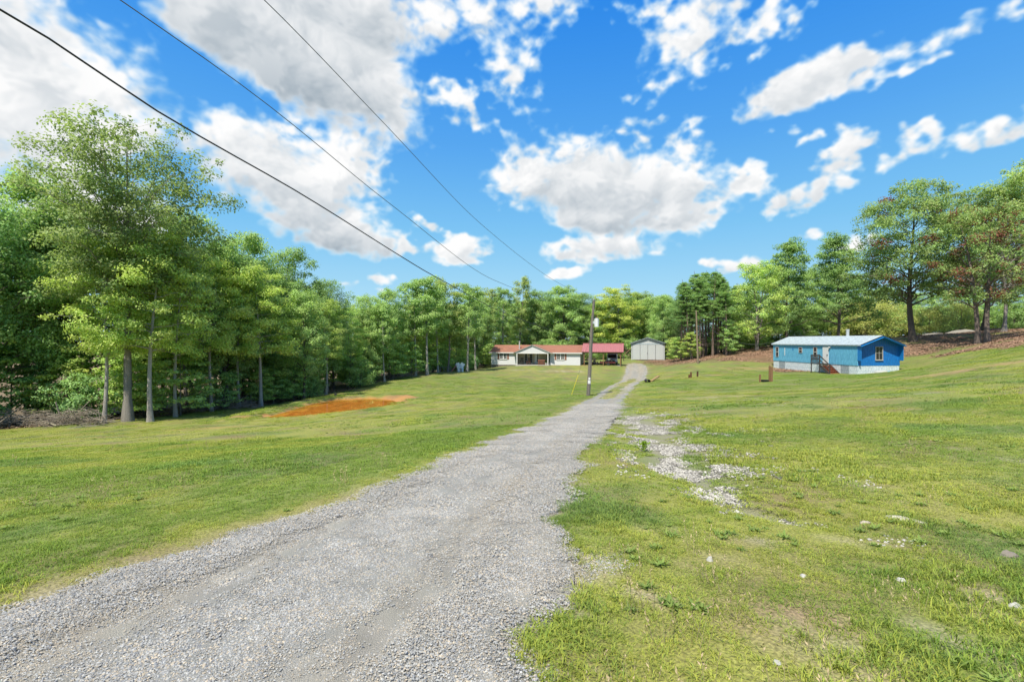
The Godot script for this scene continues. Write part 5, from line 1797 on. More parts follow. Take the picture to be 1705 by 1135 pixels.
func quad_bike(o: Node, guard: Material) -> void:
	piece("frame", box_of(Vector3(-0.22, 0.32, -0.75), Vector3(0.22, 0.58, 0.75)), M.dark_paint, o)
	var seat := MB.new()
	seat.beam(Vector3(0, 0.78, -0.65), Vector3(0, 0.74, 0.1), 0.32, 0.16)
	piece("seat", seat, M.rubber, o)
	for z in [-0.55, 0.58]:
		var g := MB.new()
		for s in [-1.0, 1.0]:
			g.quad(Vector3(s * 0.2, 0.72, z - 0.3), Vector3(s * 0.2, 0.72, z + 0.3), Vector3(s * 0.58, 0.66, z + 0.33), Vector3(s * 0.58, 0.66, z - 0.33), Vector3.UP)
			g.quad(Vector3(s * 0.58, 0.66, z - 0.33), Vector3(s * 0.58, 0.66, z + 0.33), Vector3(s * 0.6, 0.58, z + 0.38), Vector3(s * 0.6, 0.58, z - 0.38), Vector3(s, 0.2, 0))
		piece("mudguard", g, guard, o)
		for s in [-1.0, 1.0]:
			var t := MB.new()
			t.tube([Vector3(s * 0.34, 0.28, z), Vector3(s * 0.37, 0.28, z), Vector3(s * 0.55, 0.28, z), Vector3(s * 0.58, 0.28, z)], [0.22, 0.28, 0.28, 0.22], 14)
			piece("wheel", t, M.rubber, o)
	var cowl := MB.new()
	cowl.beam(Vector3(0, 0.72, 0.15), Vector3(0, 0.66, 0.85), 0.4, 0.24)
	piece("cowl", cowl, guard, o)
	var h := MB.new()
	h.tube([Vector3(0, 0.75, 0.3), Vector3(0, 1.02, 0.12)], [0.03, 0.03], 6)
	h.tube([Vector3(-0.38, 1.04, 0.06), Vector3(0, 1.02, 0.12), Vector3(0.38, 1.04, 0.06)], [0.02, 0.02, 0.02], 6)
	piece("handlebar", h, M.dark_paint, o)


func corrugated(b: MB, a: Vector3, c: Vector3, up0: float, up1: float, out: Vector3, pitch := 0.2, depth := 0.018) -> void:
	# a ribbed sheet standing between a and c, from a.y + up0 to a.y + up1
	var along := c - a
	var count := maxi(1, roundi(along.length() / pitch))
	var prev := a
	for k in count:
		var p0 := a + along * (float(k) / count)
		var p1 := a + along * ((k + 0.78) / count)
		var p2 := a + along * ((k + 0.84) / count)
		var p3 := a + along * ((k + 0.94) / count)
		var p4 := a + along * (float(k + 1) / count)
		var lo := Vector3(0, up0, 0)
		var hi := Vector3(0, up1, 0)
		var inn := -out * depth
		b.quad(p0 + lo, p1 + lo, p1 + hi, p0 + hi, out)
		b.quad(p1 + lo, p2 + lo + inn, p2 + hi + inn, p1 + hi, out + along.normalized())
		b.quad(p2 + lo + inn, p3 + lo + inn, p3 + hi + inn, p2 + hi + inn, out)
		b.quad(p3 + lo + inn, p4 + lo, p4 + hi, p3 + hi + inn, out - along.normalized())


func make_shed() -> void:
	var o := thing("metal_shed", "tall pale grey metal shed with double doors at the drive's end", "shed", Vector3(23.95, -2.05, -97.0), deg_to_rad(-15.0))
	const W := 6.4
	const H := 3.4
	const P := 4.45
	const D := 8.0
	var w := MB.new()
	corrugated(w, Vector3(0, 0, 0), Vector3(0.25, 0, 0), -0.3, H, Vector3.BACK)
	corrugated(w, Vector3(W - 0.25, 0, 0), Vector3(W, 0, 0), -0.3, H, Vector3.BACK)
	corrugated(w, Vector3(0, 0, -D), Vector3(0, 0, 0), -0.3, H, Vector3.LEFT)
	corrugated(w, Vector3(W, 0, 0), Vector3(W, 0, -D), -0.3, H, Vector3.RIGHT)
	corrugated(w, Vector3(W, 0, -D), Vector3(0, 0, -D), -0.3, H, Vector3.FORWARD)
	for z in [0.0, -D]: w.tri(Vector3(0, H, z), Vector3(W, H, z), Vector3(W / 2, P - 0.04, z), Vector3(0, 0, z + D / 2))
	w.box(Vector3(0.25, H - 0.28, -0.05), Vector3(W - 0.25, H, -0.002))
	piece("wall", w, M.shed_metal, o)
	for k in 4:
		var d := MB.new()
		var x0 := 0.25 + (W - 0.5) * k / 4.0 + 0.03
		var x1 := 0.25 + (W - 0.5) * (k + 1) / 4.0 - 0.03
		corrugated(d, Vector3(x0, 0, 0.03), Vector3(x1, 0, 0.03), 0.03, H - 0.3, Vector3.BACK, 0.24, 0.014)
		d.box(Vector3(x0, 0.03, -0.03), Vector3(x1, H - 0.3, 0.005))
		piece("door_panel", d, M.shed_metal, o)
	piece("handle", box_of(Vector3(W / 2 - 0.1, 1.2, 0.034), Vector3(W / 2 - 0.06, 1.45, 0.08)), M.dark_paint, o)
	piece("door_track", box_of(Vector3(0.1, H - 0.3, 0.0), Vector3(W - 0.1, H - 0.16, 0.07)), M.shed_roof, o)
	for s in [-1.0, 1.0]:
		var r := MB.new()
		var count := 18
		for k in count:
			var z0 := 0.25 - (D + 0.5) * k / count
			var z1 := 0.25 - (D + 0.5) * (k + 1) / count
			var e := Vector3(W / 2 + s * (W / 2 + 0.28), H - 0.1, 0)
			var t := Vector3(W / 2, P, 0)
			r.quad(e + Vector3(0, 0, z0), t + Vector3(0, 0, z0), t + Vector3(0, 0.0, z1 + 0.05), e + Vector3(0, 0.0, z1 + 0.05), Vector3(s, 2, 0))
			r.quad(e + Vector3(0, 0.03, z1 + 0.05), t + Vector3(0, 0.03, z1 + 0.05), t + Vector3(0, 0.03, z1), e + Vector3(0, 0.03, z1), Vector3(s, 2, 0))
			r.quad(e + Vector3(0, 0, z1 + 0.05), t + Vector3(0, 0, z1 + 0.05), t + Vector3(0, 0.03, z1 + 0.05), e + Vector3(0, 0.03, z1 + 0.05), Vector3.BACK)
		r.beam(Vector3(W / 2 + s * 0.02, P - 0.06, 0.27), Vector3(W / 2 + s * (W / 2 + 0.28), H - 0.17, 0.27), 0.03, 0.2, Vector3.BACK)
		piece("roof_slope", r, M.shed_roof, o)
	# a plank leans on the left corner
	var p := part("leaning_pole", beam_of(Vector3(22.2, ground_y(22.2, 96.3) + 0.95, -96.4), Vector3(23.9, 0.35, -96.85), 0.14, 0.06), M.raw_wood)
	p.name = "timber_prop"
	tag(p, "bare timber sloping against the shed's left corner", "timber")
	var p2 := part("post", beam_of(Vector3(22.2, ground_y(22.2, 96.3) - 0.3, -96.3), Vector3(22.2, ground_y(22.2, 96.3) + 1.0, -96.3), 0.12, 0.12, Vector3.BACK), M.grey_wood)
	tag(p2, "short dark post holding up the timber left of the shed", "post")


func make_trailer() -> void:
	# x runs along the gable end, -z back along the long side; the near left corner is the origin
	var turn := deg_to_rad(6.5)
	var origin := Vector3(37.9, -1.95, -53.0)
	var o := thing("mobile_home", "blue single-wide mobile home with white roof and pale skirting", "mobile home", origin, turn)
	const W := 5.15
	const L := 14.2
	const B := 0.93 # foot of the blue wall
	const E := 3.22 # eaves
	const R := 4.2 # ridge
	var long := MB.new()
	corrugated(long, Vector3(0, 0, -L), Vector3(0, 0, 0), B, E, Vector3.LEFT, 0.4, 0.012)
	piece("side_wall", long, M.faded_siding, o)
	var far := MB.new()
	corrugated(far, Vector3(W, 0, 0), Vector3(W, 0, -L), B, E, Vector3.RIGHT, 0.4, 0.012)
	piece("side_wall", far, M.faded_siding, o)
	var g := MB.new()
	corrugated(g, Vector3(0, 0, 0), Vector3(W, 0, 0), B, E, Vector3.BACK, 0.21, 0.022)
	for k in 24: # ribs carry on up into the gable
		var x0 := W * k / 24.0
		var x1 := W * (k + 0.9) / 24.0
		var x2 := W * (k + 1) / 24.0
		var h := func(x: float) -> float: return E + (R - 0.22 - E) * (1.0 - absf(x - W / 2) / (W / 2))
		g.quad(Vector3(x0, E, 0), Vector3(x1, E, 0), Vector3(x1, h.call(x1), 0), Vector3(x0, h.call(x0), 0), Vector3.BACK)
		g.quad(Vector3(x1, E, -0.02), Vector3(x2, E, -0.02), Vector3(x2, h.call(x2), -0.02), Vector3(x1, h.call(x1), -0.02), Vector3.BACK)
	piece("gable_wall", g, M.blue_siding, o)
	var back := MB.new()
	corrugated(back, Vector3(W, 0, -L), Vector3(0, 0, -L), B, E, Vector3.FORWARD, 0.4, 0.012)
	back.tri(Vector3(0, E, -L), Vector3(W, E, -L), Vector3(W / 2, R - 0.2, -L), Vector3.FORWARD)
	piece("back_wall", back, M.faded_siding, o)
	# wings that carry the roof forward past the gable wall, tapering downwards
	for s in [0.0, 1.0]:
		var x: float = s * (W - 0.08)
		var wing := MB.new()
		var z_top := 0.5
		var z_low := 0.46
		for e in [0.0, 0.08]:
			wing.quad(Vector3(x + e, B + 0.55, 0.003), Vector3(x + e, B + 0.55, z_low), Vector3(x + e, E, z_top), Vector3(x + e, E, 0.003), Vector3(e - 0.04, 0, 0))
		wing.quad(Vector3(x, B + 0.55, z_low), Vector3(x + 0.08, B + 0.55, z_low), Vector3(x + 0.08, E, z_top), Vector3(x, E, z_top), Vector3(0, -0.2, 1))
		wing.quad(Vector3(x, B + 0.55, 0.003), Vector3(x + 0.08, B + 0.55, 0.003), Vector3(x + 0.08, B + 0.55, z_low), Vector3(x, B + 0.55, z_low), Vector3.DOWN)
		piece("wing", wing, M.blue_trim, o)
	# roof: two slopes of standing-seam sheets, one child per sheet along the visible slope
	for s in [-1.0, 1.0]:
		var count := 12
		for k in count:
			var sheet := MB.new()
			var z0 := 0.58 - (L + 0.85) * k / count
			var z1 := 0.58 - (L + 0.85) * (k + 1) / count
			var e := Vector3(W / 2 + s * (W / 2 + 0.14), E + 0.02, 0)
			var t := Vector3(W / 2, R + 0.06, 0)
			sheet.quad(e + Vector3(0, 0, z0), t + Vector3(0, 0, z0), t + Vector3(0, 0, z1 + 0.05), e + Vector3(0, 0, z1 + 0.05), Vector3(s, 2, 0))
			sheet.quad(e + Vector3(0, 0.02, z1 + 0.05), t + Vector3(0, 0.02, z1 + 0.05), t + Vector3(0, 0.02, z1), e + Vector3(0, 0.02, z1), Vector3(s, 2, 0))
			sheet.quad(e + Vector3(0, 0, z1 + 0.05), t + Vector3(0, 0, z1 + 0.05), t + Vector3(0, 0.02, z1 + 0.05), e + Vector3(0, 0.02, z1 + 0.05), Vector3.BACK)
			piece("roof_sheet", sheet, M.roof_white, o)
		var fas := MB.new()
		fas.beam(Vector3(W / 2, R - 0.13, 0.56), Vector3(W / 2 + s * (W / 2 + 0.14), E - 0.17, 0.56), 0.05, 0.36, Vector3.BACK)
		piece("barge_board", fas, M.blue_trim, o)
		piece("eaves_trim", box_of(Vector3(W / 2 + s * (W / 2 + 0.12) - 0.03, E - 0.1, -L - 0.2), Vector3(W / 2 + s * (W / 2 + 0.12) + 0.03, E + 0.03, 0.55)), M.roof_white, o)
	var sof := MB.new()
	for s in [-1.0, 1.0]: sof.quad(Vector3(W / 2, R - 0.2, 0.53), Vector3(W / 2 + s * W / 2, E - 0.02, 0.53), Vector3(W / 2 + s * W / 2, E - 0.02, 0.003), Vector3(W / 2, R - 0.2, 0.003), Vector3.DOWN)
	piece("soffit", sof, M.blue_trim, o)
	# skirting sheets
	for k in 12:
		var z0 := -L + L * k / 12.0
		var z1 := -L + L * (k + 1) / 12.0
		var sk := MB.new()
		corrugated(sk, Vector3(0.04, 0, z0 + 0.006), Vector3(0.04, 0, z1 - 0.006), -0.6, B, Vector3.LEFT, 0.3, 0.01)
		piece("skirting_panel", sk, M.skirting_grey if k == 1 or k == 10 else M.skirting, o)
	for k in 4:
		var sk := MB.new()
		corrugated(sk, Vector3(0.05 + (W - 0.1) * k / 4.0, 0, -0.03), Vector3(0.05 + (W - 0.1) * (k + 1) / 4.0 - 0.008, 0, -0.03), -0.6, B, Vector3.BACK, 0.3, 0.01)
		piece("skirting_panel", sk, M.skirting, o)
	var rest := MB.new()
	rest.box(Vector3(W - 0.06, -0.6, -L), Vector3(W - 0.03, B, -0.05)); rest.box(Vector3(0.05, -0.6, -L), Vector3(W - 0.06, B, -L + 0.03))
	piece("rear_skirting", rest, M.skirting, o)
	piece("corner_trim", box_of(Vector3(-0.015, B, -0.05), Vector3(0.06, E - 0.05, 0.012)), M.faded_siding, o)
	# end window: two curtained lights
	window_at(o, 2.15, 3.05, 1.55, 3.05, 0.003, 2, 2, M.frame_cream)
	for x in [2.22, 2.66]: piece("curtain", box_of(Vector3(x, 1.62, 0.006), Vector3(x + 0.28, 2.98, 0.012)), M.curtain, o)
	# windows and door of the long side; its own axes: x along the side, z out of the wall
	var side := Node3D.new()
	var t := Transform3D(Basis(Vector3.UP, -PI / 2), Vector3.ZERO)
	side.free()
	for e in [[-13.6, -13.05, 1.5, 2.85], [-9.1, -8.5, 2.15, 2.85], [-6.55, -5.95, 1.7, 2.9]]:
		side_window(o, e[0], e[1], e[2], e[3])
	var door := piece("door", box_of(Vector3(-0.06, 1.0, -5.0), Vector3(-0.004, 3.0, -4.12)), M.plate_white, o)
	piece("handle", box_of(Vector3(-0.13, 1.95, -4.3), Vector3(-0.061, 2.05, -4.2)), M.dark_paint, door)
	piece("door_frame", box_of(Vector3(-0.05, 1.0, -5.08), Vector3(-0.003, 3.08, -5.003)), M.faded_siding, door)
	piece("porch_light", box_of(Vector3(-0.2, 2.85, -3.95), Vector3(-0.003, 2.98, -3.8)), M.plate_white, o)
	piece("vent", box_of(Vector3(-0.03, 2.45, -10.3), Vector3(-0.003, 2.7, -10.15)), M.blue_trim, o)
	piece("patch", box_of(Vector3(-0.012, 1.7, -11.9), Vector3(-0.003, 2.75, -11.75)), M.skirting, o)
	var flue := MB.new()
	flue.tube([Vector3(3.4, R - 0.45, -5.2), Vector3(3.4, R + 0.75, -5.2)], [0.17, 0.17], 12)
	flue.tube([Vector3(3.4, R + 0.72, -5.2), Vector3(3.4, R + 0.86, -5.2)], [0.2, 0.2], 12)
	piece("flue", flue, M.galvanised, o)
	# landing and steps in front of the door
	var st := thing("entry_steps", "dark railed wooden landing with red-brown steps at the trailer door", "steps", origin, turn)
	piece("landing", box_of(Vector3(-1.35, 0.9, -5.35), Vector3(-0.07, 0.98, -3.9)), M.grey_wood, st)
	for k in 5:
		var y := 0.72 - k * 0.2
		var z := -3.9 + k * 0.3
		piece("tread", box_of(Vector3(-1.25, y, z), Vector3(-0.1, y + 0.05, z + 0.33)), M.tread_wood, st)
		piece("riser", box_of(Vector3(-1.24, y - 0.15, z + 0.02), Vector3(-0.11, y - 0.002, z + 0.04)), M.tread_wood, st)
	piece("stringer", beam_of(Vector3(-1.29, 0.85, -3.95), Vector3(-1.29, -0.3, -2.25), 0.05, 0.28), M.grey_wood, st)
	piece("stringer", beam_of(Vector3(-0.06, 0.85, -3.95), Vector3(-0.06, -0.3, -2.25), 0.05, 0.28), M.grey_wood, st)
	for p in [Vector3(-1.3, 0, -5.3), Vector3(-1.3, 0, -3.95)]:
		piece("post", beam_of(p + Vector3(0, -0.6, 0), p + Vector3(0, 1.98, 0), 0.1, 0.1, Vector3.BACK), M.grey_wood, st)
	piece("post", beam_of(Vector3(-0.2, -0.5, -5.3), Vector3(-0.2, 1.98, -5.3), 0.1, 0.1, Vector3.BACK), M.grey_wood, st)
	piece("post", beam_of(Vector3(-1.3, -0.6, -2.4), Vector3(-1.3, 0.85, -2.4), 0.09, 0.09, Vector3.BACK), M.grey_wood, st)
	for y in [1.95, 1.5]:
		piece("rail", beam_of(Vector3(-1.3, y, -5.34), Vector3(-1.3, y, -3.9), 0.05, 0.12), M.grey_wood, st)
		piece("rail", beam_of(Vector3(-1.3, y, -5.3), Vector3(-0.16, y, -5.3), 0.05, 0.12), M.grey_wood, st)
	piece("handrail", beam_of(Vector3(-1.3, 1.93, -3.95), Vector3(-1.3, 0.85, -2.35), 0.06, 0.12), M.grey_wood, st)
	piece("handrail", beam_of(Vector3(-1.3, 1.45, -3.95), Vector3(-1.3, 0.4, -2.35), 0.05, 0.1), M.grey_wood, st)
	for k in 6: piece("baluster", beam_of(Vector3(-1.3, 0.96, -5.1 + k * 0.21), Vector3(-1.3, 1.92, -5.1 + k * 0.21), 0.09, 0.025, Vector3.BACK), M.grey_wood, st)
	# a white trough on the grass against the gable skirting
	var tp := origin + Basis(Vector3.UP, turn) * Vector3(2.5, 0, 0.45)
	tp.y = ground_y(tp.x, -tp.z)
	var tr := thing("feed_trough", "low white trough lying against the mobile home's gable skirting", "trough", tp, turn)
	piece("tray", box_of(Vector3(-0.75, 0.0, -0.16), Vector3(0.55, 0.2, 0.16)), M.plate_white, tr)
	piece("hose_coil", tube_of([Vector3(0.6, 0.05, 0), Vector3(0.85, 0.12, 0.1), Vector3(1.1, 0.06, 0.0), Vector3(1.3, 0.04, 0.12)], [0.06, 0.06, 0.06, 0.05], 8), M.toy_blue, tr)


func side_window(o: Node, z0: float, z1: float, y0: float, y1: float) -> void:
	var w := MB.new()
	var e := 0.045
	w.box(Vector3(-0.06, y0, z0), Vector3(-0.003, y0 + e, z1)); w.box(Vector3(-0.06, y1 - e, z0), Vector3(-0.003, y1, z1))
	w.box(Vector3(-0.06, y0 + e, z0), Vector3(-0.003, y1 - e, z0 + e)); w.box(Vector3(-0.06, y0 + e, z1 - e), Vector3(-0.003, y1 - e, z1))
	var m := (y0 + y1) / 2
	w.box(Vector3(-0.05, m - 0.04, z0 + e), Vector3(-0.004, m + 0.04, z1 - e))
	var n := piece("window", w, M.frame_cream, o)
	piece("pane", box_of(Vector3(-0.02, y0 + e, z0 + e), Vector3(-0.005, m - 0.042, z1 - e)), M.pane_dark, n)
	piece("pane", box_of(Vector3(-0.02, m + 0.042, z0 + e), Vector3(-0.005, y1 - e, z1 - e)), M.pane_dark, n)


# ---------------------------------------------------------------- poles, wires and small things
func wire(label: String, pts: Array, radius: float, mat: Material) -> void:
	var c := Curve3D.new()
	var n := pts.size()
	for k in n:
		var tan_: Vector3 = (pts[mini(k + 1, n - 1)] - pts[maxi(k - 1, 0)]) / 6.0
		var a: float = (pts[k] - pts[maxi(k - 1, 0)]).length()
		var b: float = (pts[mini(k + 1, n - 1)] - pts[k]).length()
		var dir := tan_.normalized()
		c.add_point(pts[k], -dir * a / 3.0, dir * b / 3.0)
	var path := []
	var radii := []
	var total := c.get_baked_length()
	for k in 97:
		path.append(c.sample_baked(total * k / 96.0, true))
		radii.append(radius)
	tag(part("overhead_wire", tube_of(path, radii, 6), mat), label, "wire")


func make_poles() -> void:
	var foot := on_ground(979, 40.0)
	var head := at(988.6, 499.6, 40.3)
	var o := thing("utility_pole", "leaning grey wooden utility pole beside the drive with a transformer", "utility pole", foot)
	var up := head - foot
	var path := []
	var radii := []
	for k in 7:
		path.append(up * (k / 6.0) + Vector3(0, -0.3 if k == 0 else 0.0, 0) + Vector3(0.03, 0, 0) * sin(k * 1.3))
		radii.append(lerpf(0.165, 0.1, k / 6.0))
	var pb := MB.new()
	pb.tube(path, radii, 12, true, 0.01)
	piece("shaft", pb, M.pole_wood, o)
	var tp := up * 0.765 + Vector3(0.34, 0, 0.08)
	var tb := MB.new()
	tb.tube([tp + Vector3(0, -0.36, 0), tp + Vector3(0, -0.3, 0), tp + Vector3(0, 0.24, 0), tp + Vector3(0, 0.3, 0), tp + Vector3(0, 0.36, 0)], [0.17, 0.185, 0.185, 0.195, 0.12], 18)
	var can := piece("transformer", tb, M.transformer_grey, o)
	piece("bushing", tube_of([tp + Vector3(0.0, 0.36, 0), tp + Vector3(0.0, 0.56, 0)], [0.05, 0.025], 8), M.brown_wood, can)
	piece("bracket", box_of(tp + Vector3(-0.32, -0.1, -0.06), tp + Vector3(-0.18, 0.12, 0.04)), M.galvanised, can)
	piece("lead", tube_of([tp + Vector3(0, 0.56, 0), up * 0.9 + Vector3(0.2, 0, 0.1), up * 0.985 + Vector3(0.05, 0, 0)], [0.01, 0.01, 0.01], 5), M.wire_black, can)
	piece("insulator", tube_of([up * 0.995, up + Vector3(0, 0.14, 0)], [0.04, 0.055], 8), M.galvanised, o)
	var s0 := up * 0.15
	piece("notice_plate", box_of(s0 + Vector3(-0.1, -0.18, 0.195), s0 + Vector3(0.11, 0.12, 0.203)), M.plate_white, o)
	piece("notice_plate", box_of(s0 + Vector3(-0.06, 0.16, 0.19), s0 + Vector3(0.1, 0.34, 0.198)), M.plate_white, o)
	piece("cable_riser", tube_of([up * 0.02 + Vector3(0.13, 0, 0.16), up * 0.5 + Vector3(0.1, 0, 0.15), up * 0.72 + Vector3(0.09, 0, 0.13)], [0.02, 0.02, 0.02], 6), M.wire_grey, o)
	# guy strand with its yellow guard, left of the pole
	var ga := on_ground(951, 41.5)
	ga.y -= 0.1
	var gt := at(963, 624, 41.2)
	var gh := foot + up * 0.66
	var gd := thing("guy_anchor", "bright yellow guy guard slanting from the lawn left of the pole", "guy wire", ga)
	piece("guard", tube_of([Vector3.ZERO, (gt - ga) * 0.5, gt - ga], [0.019, 0.019, 0.019], 8), M.guard_yellow, gd)
	piece("strand", tube_of([gt - ga, gh - ga], [0.007, 0.007], 5), M.wire_grey, gd)
	# wires coming over from behind the viewer on the left
	var px := foot.x + up.x
	wire("thin bare wire from the top of the utility pole over the lawn, uppermost of three", [foot + up * 1.01, at(920, 465, 27.5), at(800, 372, 18.0), at(620, 185, 10.67), at(440, 0, 7.8), Vector3(-7.2, 8.2, 2.0), Vector3(-12.0, 10.2, 18.0)], 0.0075, M.wire_grey)
	wire("thin wire running down to the utility pole, middle one of three", [foot + up * 0.86, at(820, 465, 19.4), at(640, 332, 12.4), at(440, 170, 8.66), at(200, 0, 6.4), Vector3(-8.2, 7.0, 2.0), Vector3(-13.5, 8.6, 18.0)], 0.0075, M.wire_grey)
	wire("thick black cable sagging across the sky, lowest of the three wires", [foot + up * 0.61, at(965, 563, 39.0), at(845, 523, 21.4), at(720, 458, 14.7), at(660, 422, 12.8), at(500, 322, 9.48), at(270, 190, 6.92), at(0, 15, 5.25), Vector3(-8.6, 6.2, 2.0), Vector3(-14.0, 7.6, 18.0)], 0.0125, M.wire_black)
	# the second, bare pole
	var f2 := on_ground(1162.5, 72.0)
	var h2 := at(1159.5, 517, 72.0)
	var q := part("bare_pole", tube_of([f2 - Vector3(0, 0.3, 0), f2.lerp(h2, 0.5), h2], [0.15, 0.13, 0.1], 10), M.pale_pole)
	tag(q, "bare pale wooden pole standing before the pine row", "pole")
	wire("service wire drooping from the bare pole to the blue trailer", [h2 - Vector3(0, 1.1, 0), at(1190, 552, 71), at(1215, 564, 70), at(1250, 573, 69), at(1287, 570, 67.3)], 0.014, M.wire_grey)
	wire("wire running from the bare pole down to the shed roof", [h2 - Vector3(0, 1.2, 0), at(1135, 548, 82), at(1106, 568, 96.8)], 0.014, M.wire_grey)


func make_small_things() -> void:
	# stub posts in the field
	for e in [[1147.5, 53.5, 0.36, 0.14, "shortest brown stub post of the pair near the drive", 1.0], [1150.5, 53.6, 0.62, 0.15, "taller brown stub post beside the shortest stub", 1.0], [1161.5, 54.5, 0.62, 0.15, "dark brown stub post standing a step right of the pair", 0.55], [1265.5, 46.2, 0.72, 0.14, "knee-high reddish post left of the black tray", 1.35], [1281.5, 46.4, 1.5, 0.13, "tall thin reddish post right of the black tray, left of two", 1.5], [1285, 46.1, 1.42, 0.17, "tall thick reddish post, right one of two by the black tray", 1.2]]:
		var p := on_ground(e[0], e[1])
		var b := MB.new()
		b.col = Color(e[5], e[5], e[5])
		b.beam(Vector3(0, -0.25, 0), Vector3(0.02, e[2], 0.01), e[3], e[3], Vector3.BACK)
		var o := part("field_post", b, M.brown_wood if e[5] < 1.2 else M.raw_wood)
		o.position = p
		tag(o, e[4], "post")
	var ty := on_ground(1274, 46.3)
	var tray := thing("black_tray", "shallow black tub on the grass between the reddish posts", "tub", ty)
	var tb := MB.new()
	tb.tube([Vector3(0, 0.0, 0), Vector3(0, 0.05, 0), Vector3(0, 0.17, 0)], [0.3, 0.33, 0.36], 16, false)
	piece("wall", tb, M.rubber, tray)
	piece("floor", tube_of([Vector3(0, 0.03, 0), Vector3(0, 0.05, 0)], [0.33, 0.33], 16), M.rubber, tray)
	var rim := MB.new()
	var ring := []
	var rr := []
	for k in 17:
		ring.append(Vector3(cos(TAU * k / 16.0) * 0.37, 0.17, sin(TAU * k / 16.0) * 0.37))
		rr.append(0.02)
	rim.tube(ring, rr, 5, false)
	piece("rim", rim, M.rubber, tray)
	# a cut board by the drive
	var pa := at(1084, 636, 53.0)
	pa.y = ground_y(pa.x, 53.0) + 0.08
	var pe := at(1097, 630, 56.0)
	pe.y = ground_y(pe.x, 56.0) + 0.42
	var plank := part("plank", beam_of(pa, pe, 0.3, 0.1), M.fresh_wood)
	tag(plank, "yellowish cut plank lying in the grass right of the drive", "plank")
	var hole := thing("drain_pipe", "dark drain pipe end in the bank under the yellowish plank", "pipe", on_ground(1083, 52.6))
	var hp := MB.new()
	hp.tube([Vector3(-0.3, 0.12, 0.5), Vector3(-0.3, 0.12, -0.6)], [0.2, 0.2], 14, false)
	piece("barrel", hp, M.rubber, hole)
	# play things at the wood's edge left of the house
	var s := on_ground(766, 77.0)
	var o := thing("play_house", "white and blue plastic play house at the wood edge", "playhouse", s, 0.3)
	var lo := MB.new()
	for e in [[-0.65, -0.55], [0.55, 0.65]]: lo.box(Vector3(e[0], 0, -0.5), Vector3(e[1], 1.15, 0.5))
	lo.box(Vector3(-0.55, 0, -0.5), Vector3(0.55, 1.15, -0.42))
	lo.box(Vector3(-0.55, 0, 0.42), Vector3(-0.2, 1.15, 0.5)); lo.box(Vector3(0.3, 0, 0.42), Vector3(0.55, 1.15, 0.5)); lo.box(Vector3(-0.2, 0.85, 0.42), Vector3(0.3, 1.15, 0.5))
	piece("wall", lo, M.toy_white, o)
	var rf := MB.new()
	for k in [-1.0, 1.0]:
		rf.beam(Vector3(0, 1.62, 0), Vector3(k * 0.8, 1.1, 0), 1.2, 0.07, Vector3.BACK)
	piece("roof", rf, M.toy_white, o)
	piece("shutter", box_of(Vector3(0.32, 0.45, 0.505), Vector3(0.52, 0.8, 0.53)), M.toy_blue, o)
	o.scale = Vector3.ONE * 0.72
	var sl := thing("slide", "small white and pink plastic slide left of the play house", "slide", on_ground(759.5, 76.5), -0.4)
	piece("chute", beam_of(Vector3(-0.7, 0.12, 0.2), Vector3(0.15, 1.15, 0.0), 0.45, 0.07), M.toy_pink, sl)
	for k in [-0.22, 0.22]:
		piece("ladder_rail", beam_of(Vector3(0.55, 0.0, k), Vector3(0.15, 1.45, k), 0.09, 0.07), M.toy_white, sl)
	for k in 3: piece("rung", beam_of(Vector3(0.5 - k * 0.11, 0.28 + k * 0.38, -0.22), Vector3(0.5 - k * 0.11, 0.28 + k * 0.38, 0.22), 0.08, 0.05), M.toy_white, sl)
	var fr := thing("rail_frame", "low weathered grey rail frame on posts at the wood edge", "frame", on_ground(739, 77.5), 0.08)
	for k in 5: piece("post", beam_of(Vector3(-1.1 + k * 0.55, -0.2, 0), Vector3(-1.1 + k * 0.55, 0.72, 0), 0.08, 0.08, Vector3.BACK), M.twig, fr)
	for k in 3: piece("post", beam_of(Vector3(-1.1 + k * 1.1, -0.2, -0.9), Vector3(-1.1 + k * 1.1, 0.74, -0.9), 0.08, 0.08, Vector3.BACK), M.twig, fr)
	for z in [0.0, -0.9]: piece("rail", beam_of(Vector3(-1.15, 0.74, z), Vector3(1.15, 0.74, z), 0.09, 0.1), M.twig, fr)
	# a stump at the pond's far bank
	var st := at(558, 665, 43.4)
	st.y = ground_y(st.x, 43.4)
	var stump := MB.new()
	stump.tube([Vector3(0, -0.2, 0), Vector3(0, 0.1, 0), Vector3(0.03, 0.34, 0)], [0.14, 0.11, 0.09], 9, true, 0.08)
	var stp := part("stump", stump, M.grey_wood)
	stp.position = st
	tag(stp, "small dark stump on the far bank of the pond", "stump")
	# gravel heap and grey roof beyond the right-hand bank
	var gp := at(1598, 556, 78.0)
	gp.y = ground_y(gp.x, 78.0) - 0.3
	var heap := MB.new()
	var hn := FastNoiseLite.new()
	hn.seed = 3
	hn.frequency = 0.5
	var grid := []
	for j in 13:
		for i in 25:
			var x := -6.0 + i * 0.5
			var z := -2.4 + j * 0.4
			var e := maxf(0, 1.0 - pow(x / 6.0, 2) - pow(z / 2.4, 2))
			var h := (0.75 + 0.3 * sin(x * 0.9 + 0.6)) * pow(e, 0.7) + hn.get_noise_2d(x, z) * 0.25 * e
			grid.append(Vector3(x, h, z))
	heap.col = Color(0.62, 0.6, 0.57)
	for j in 12:
		for i in 24:
			var k := j * 25 + i
			heap.quad(grid[k], grid[k + 1], grid[k + 26], grid[k + 25], Vector3.UP)
	var hm := part("gravel_heap", heap, M.concrete)
	hm.position = gp
	tag(hm, "long low heap of pale gravel behind the forked tree", "gravel heap")
	brush_pile(25, 30.6, 6.6, 0.05, 1.05, 420, 5, "tangled grey brush pile along the wood at the left edge")
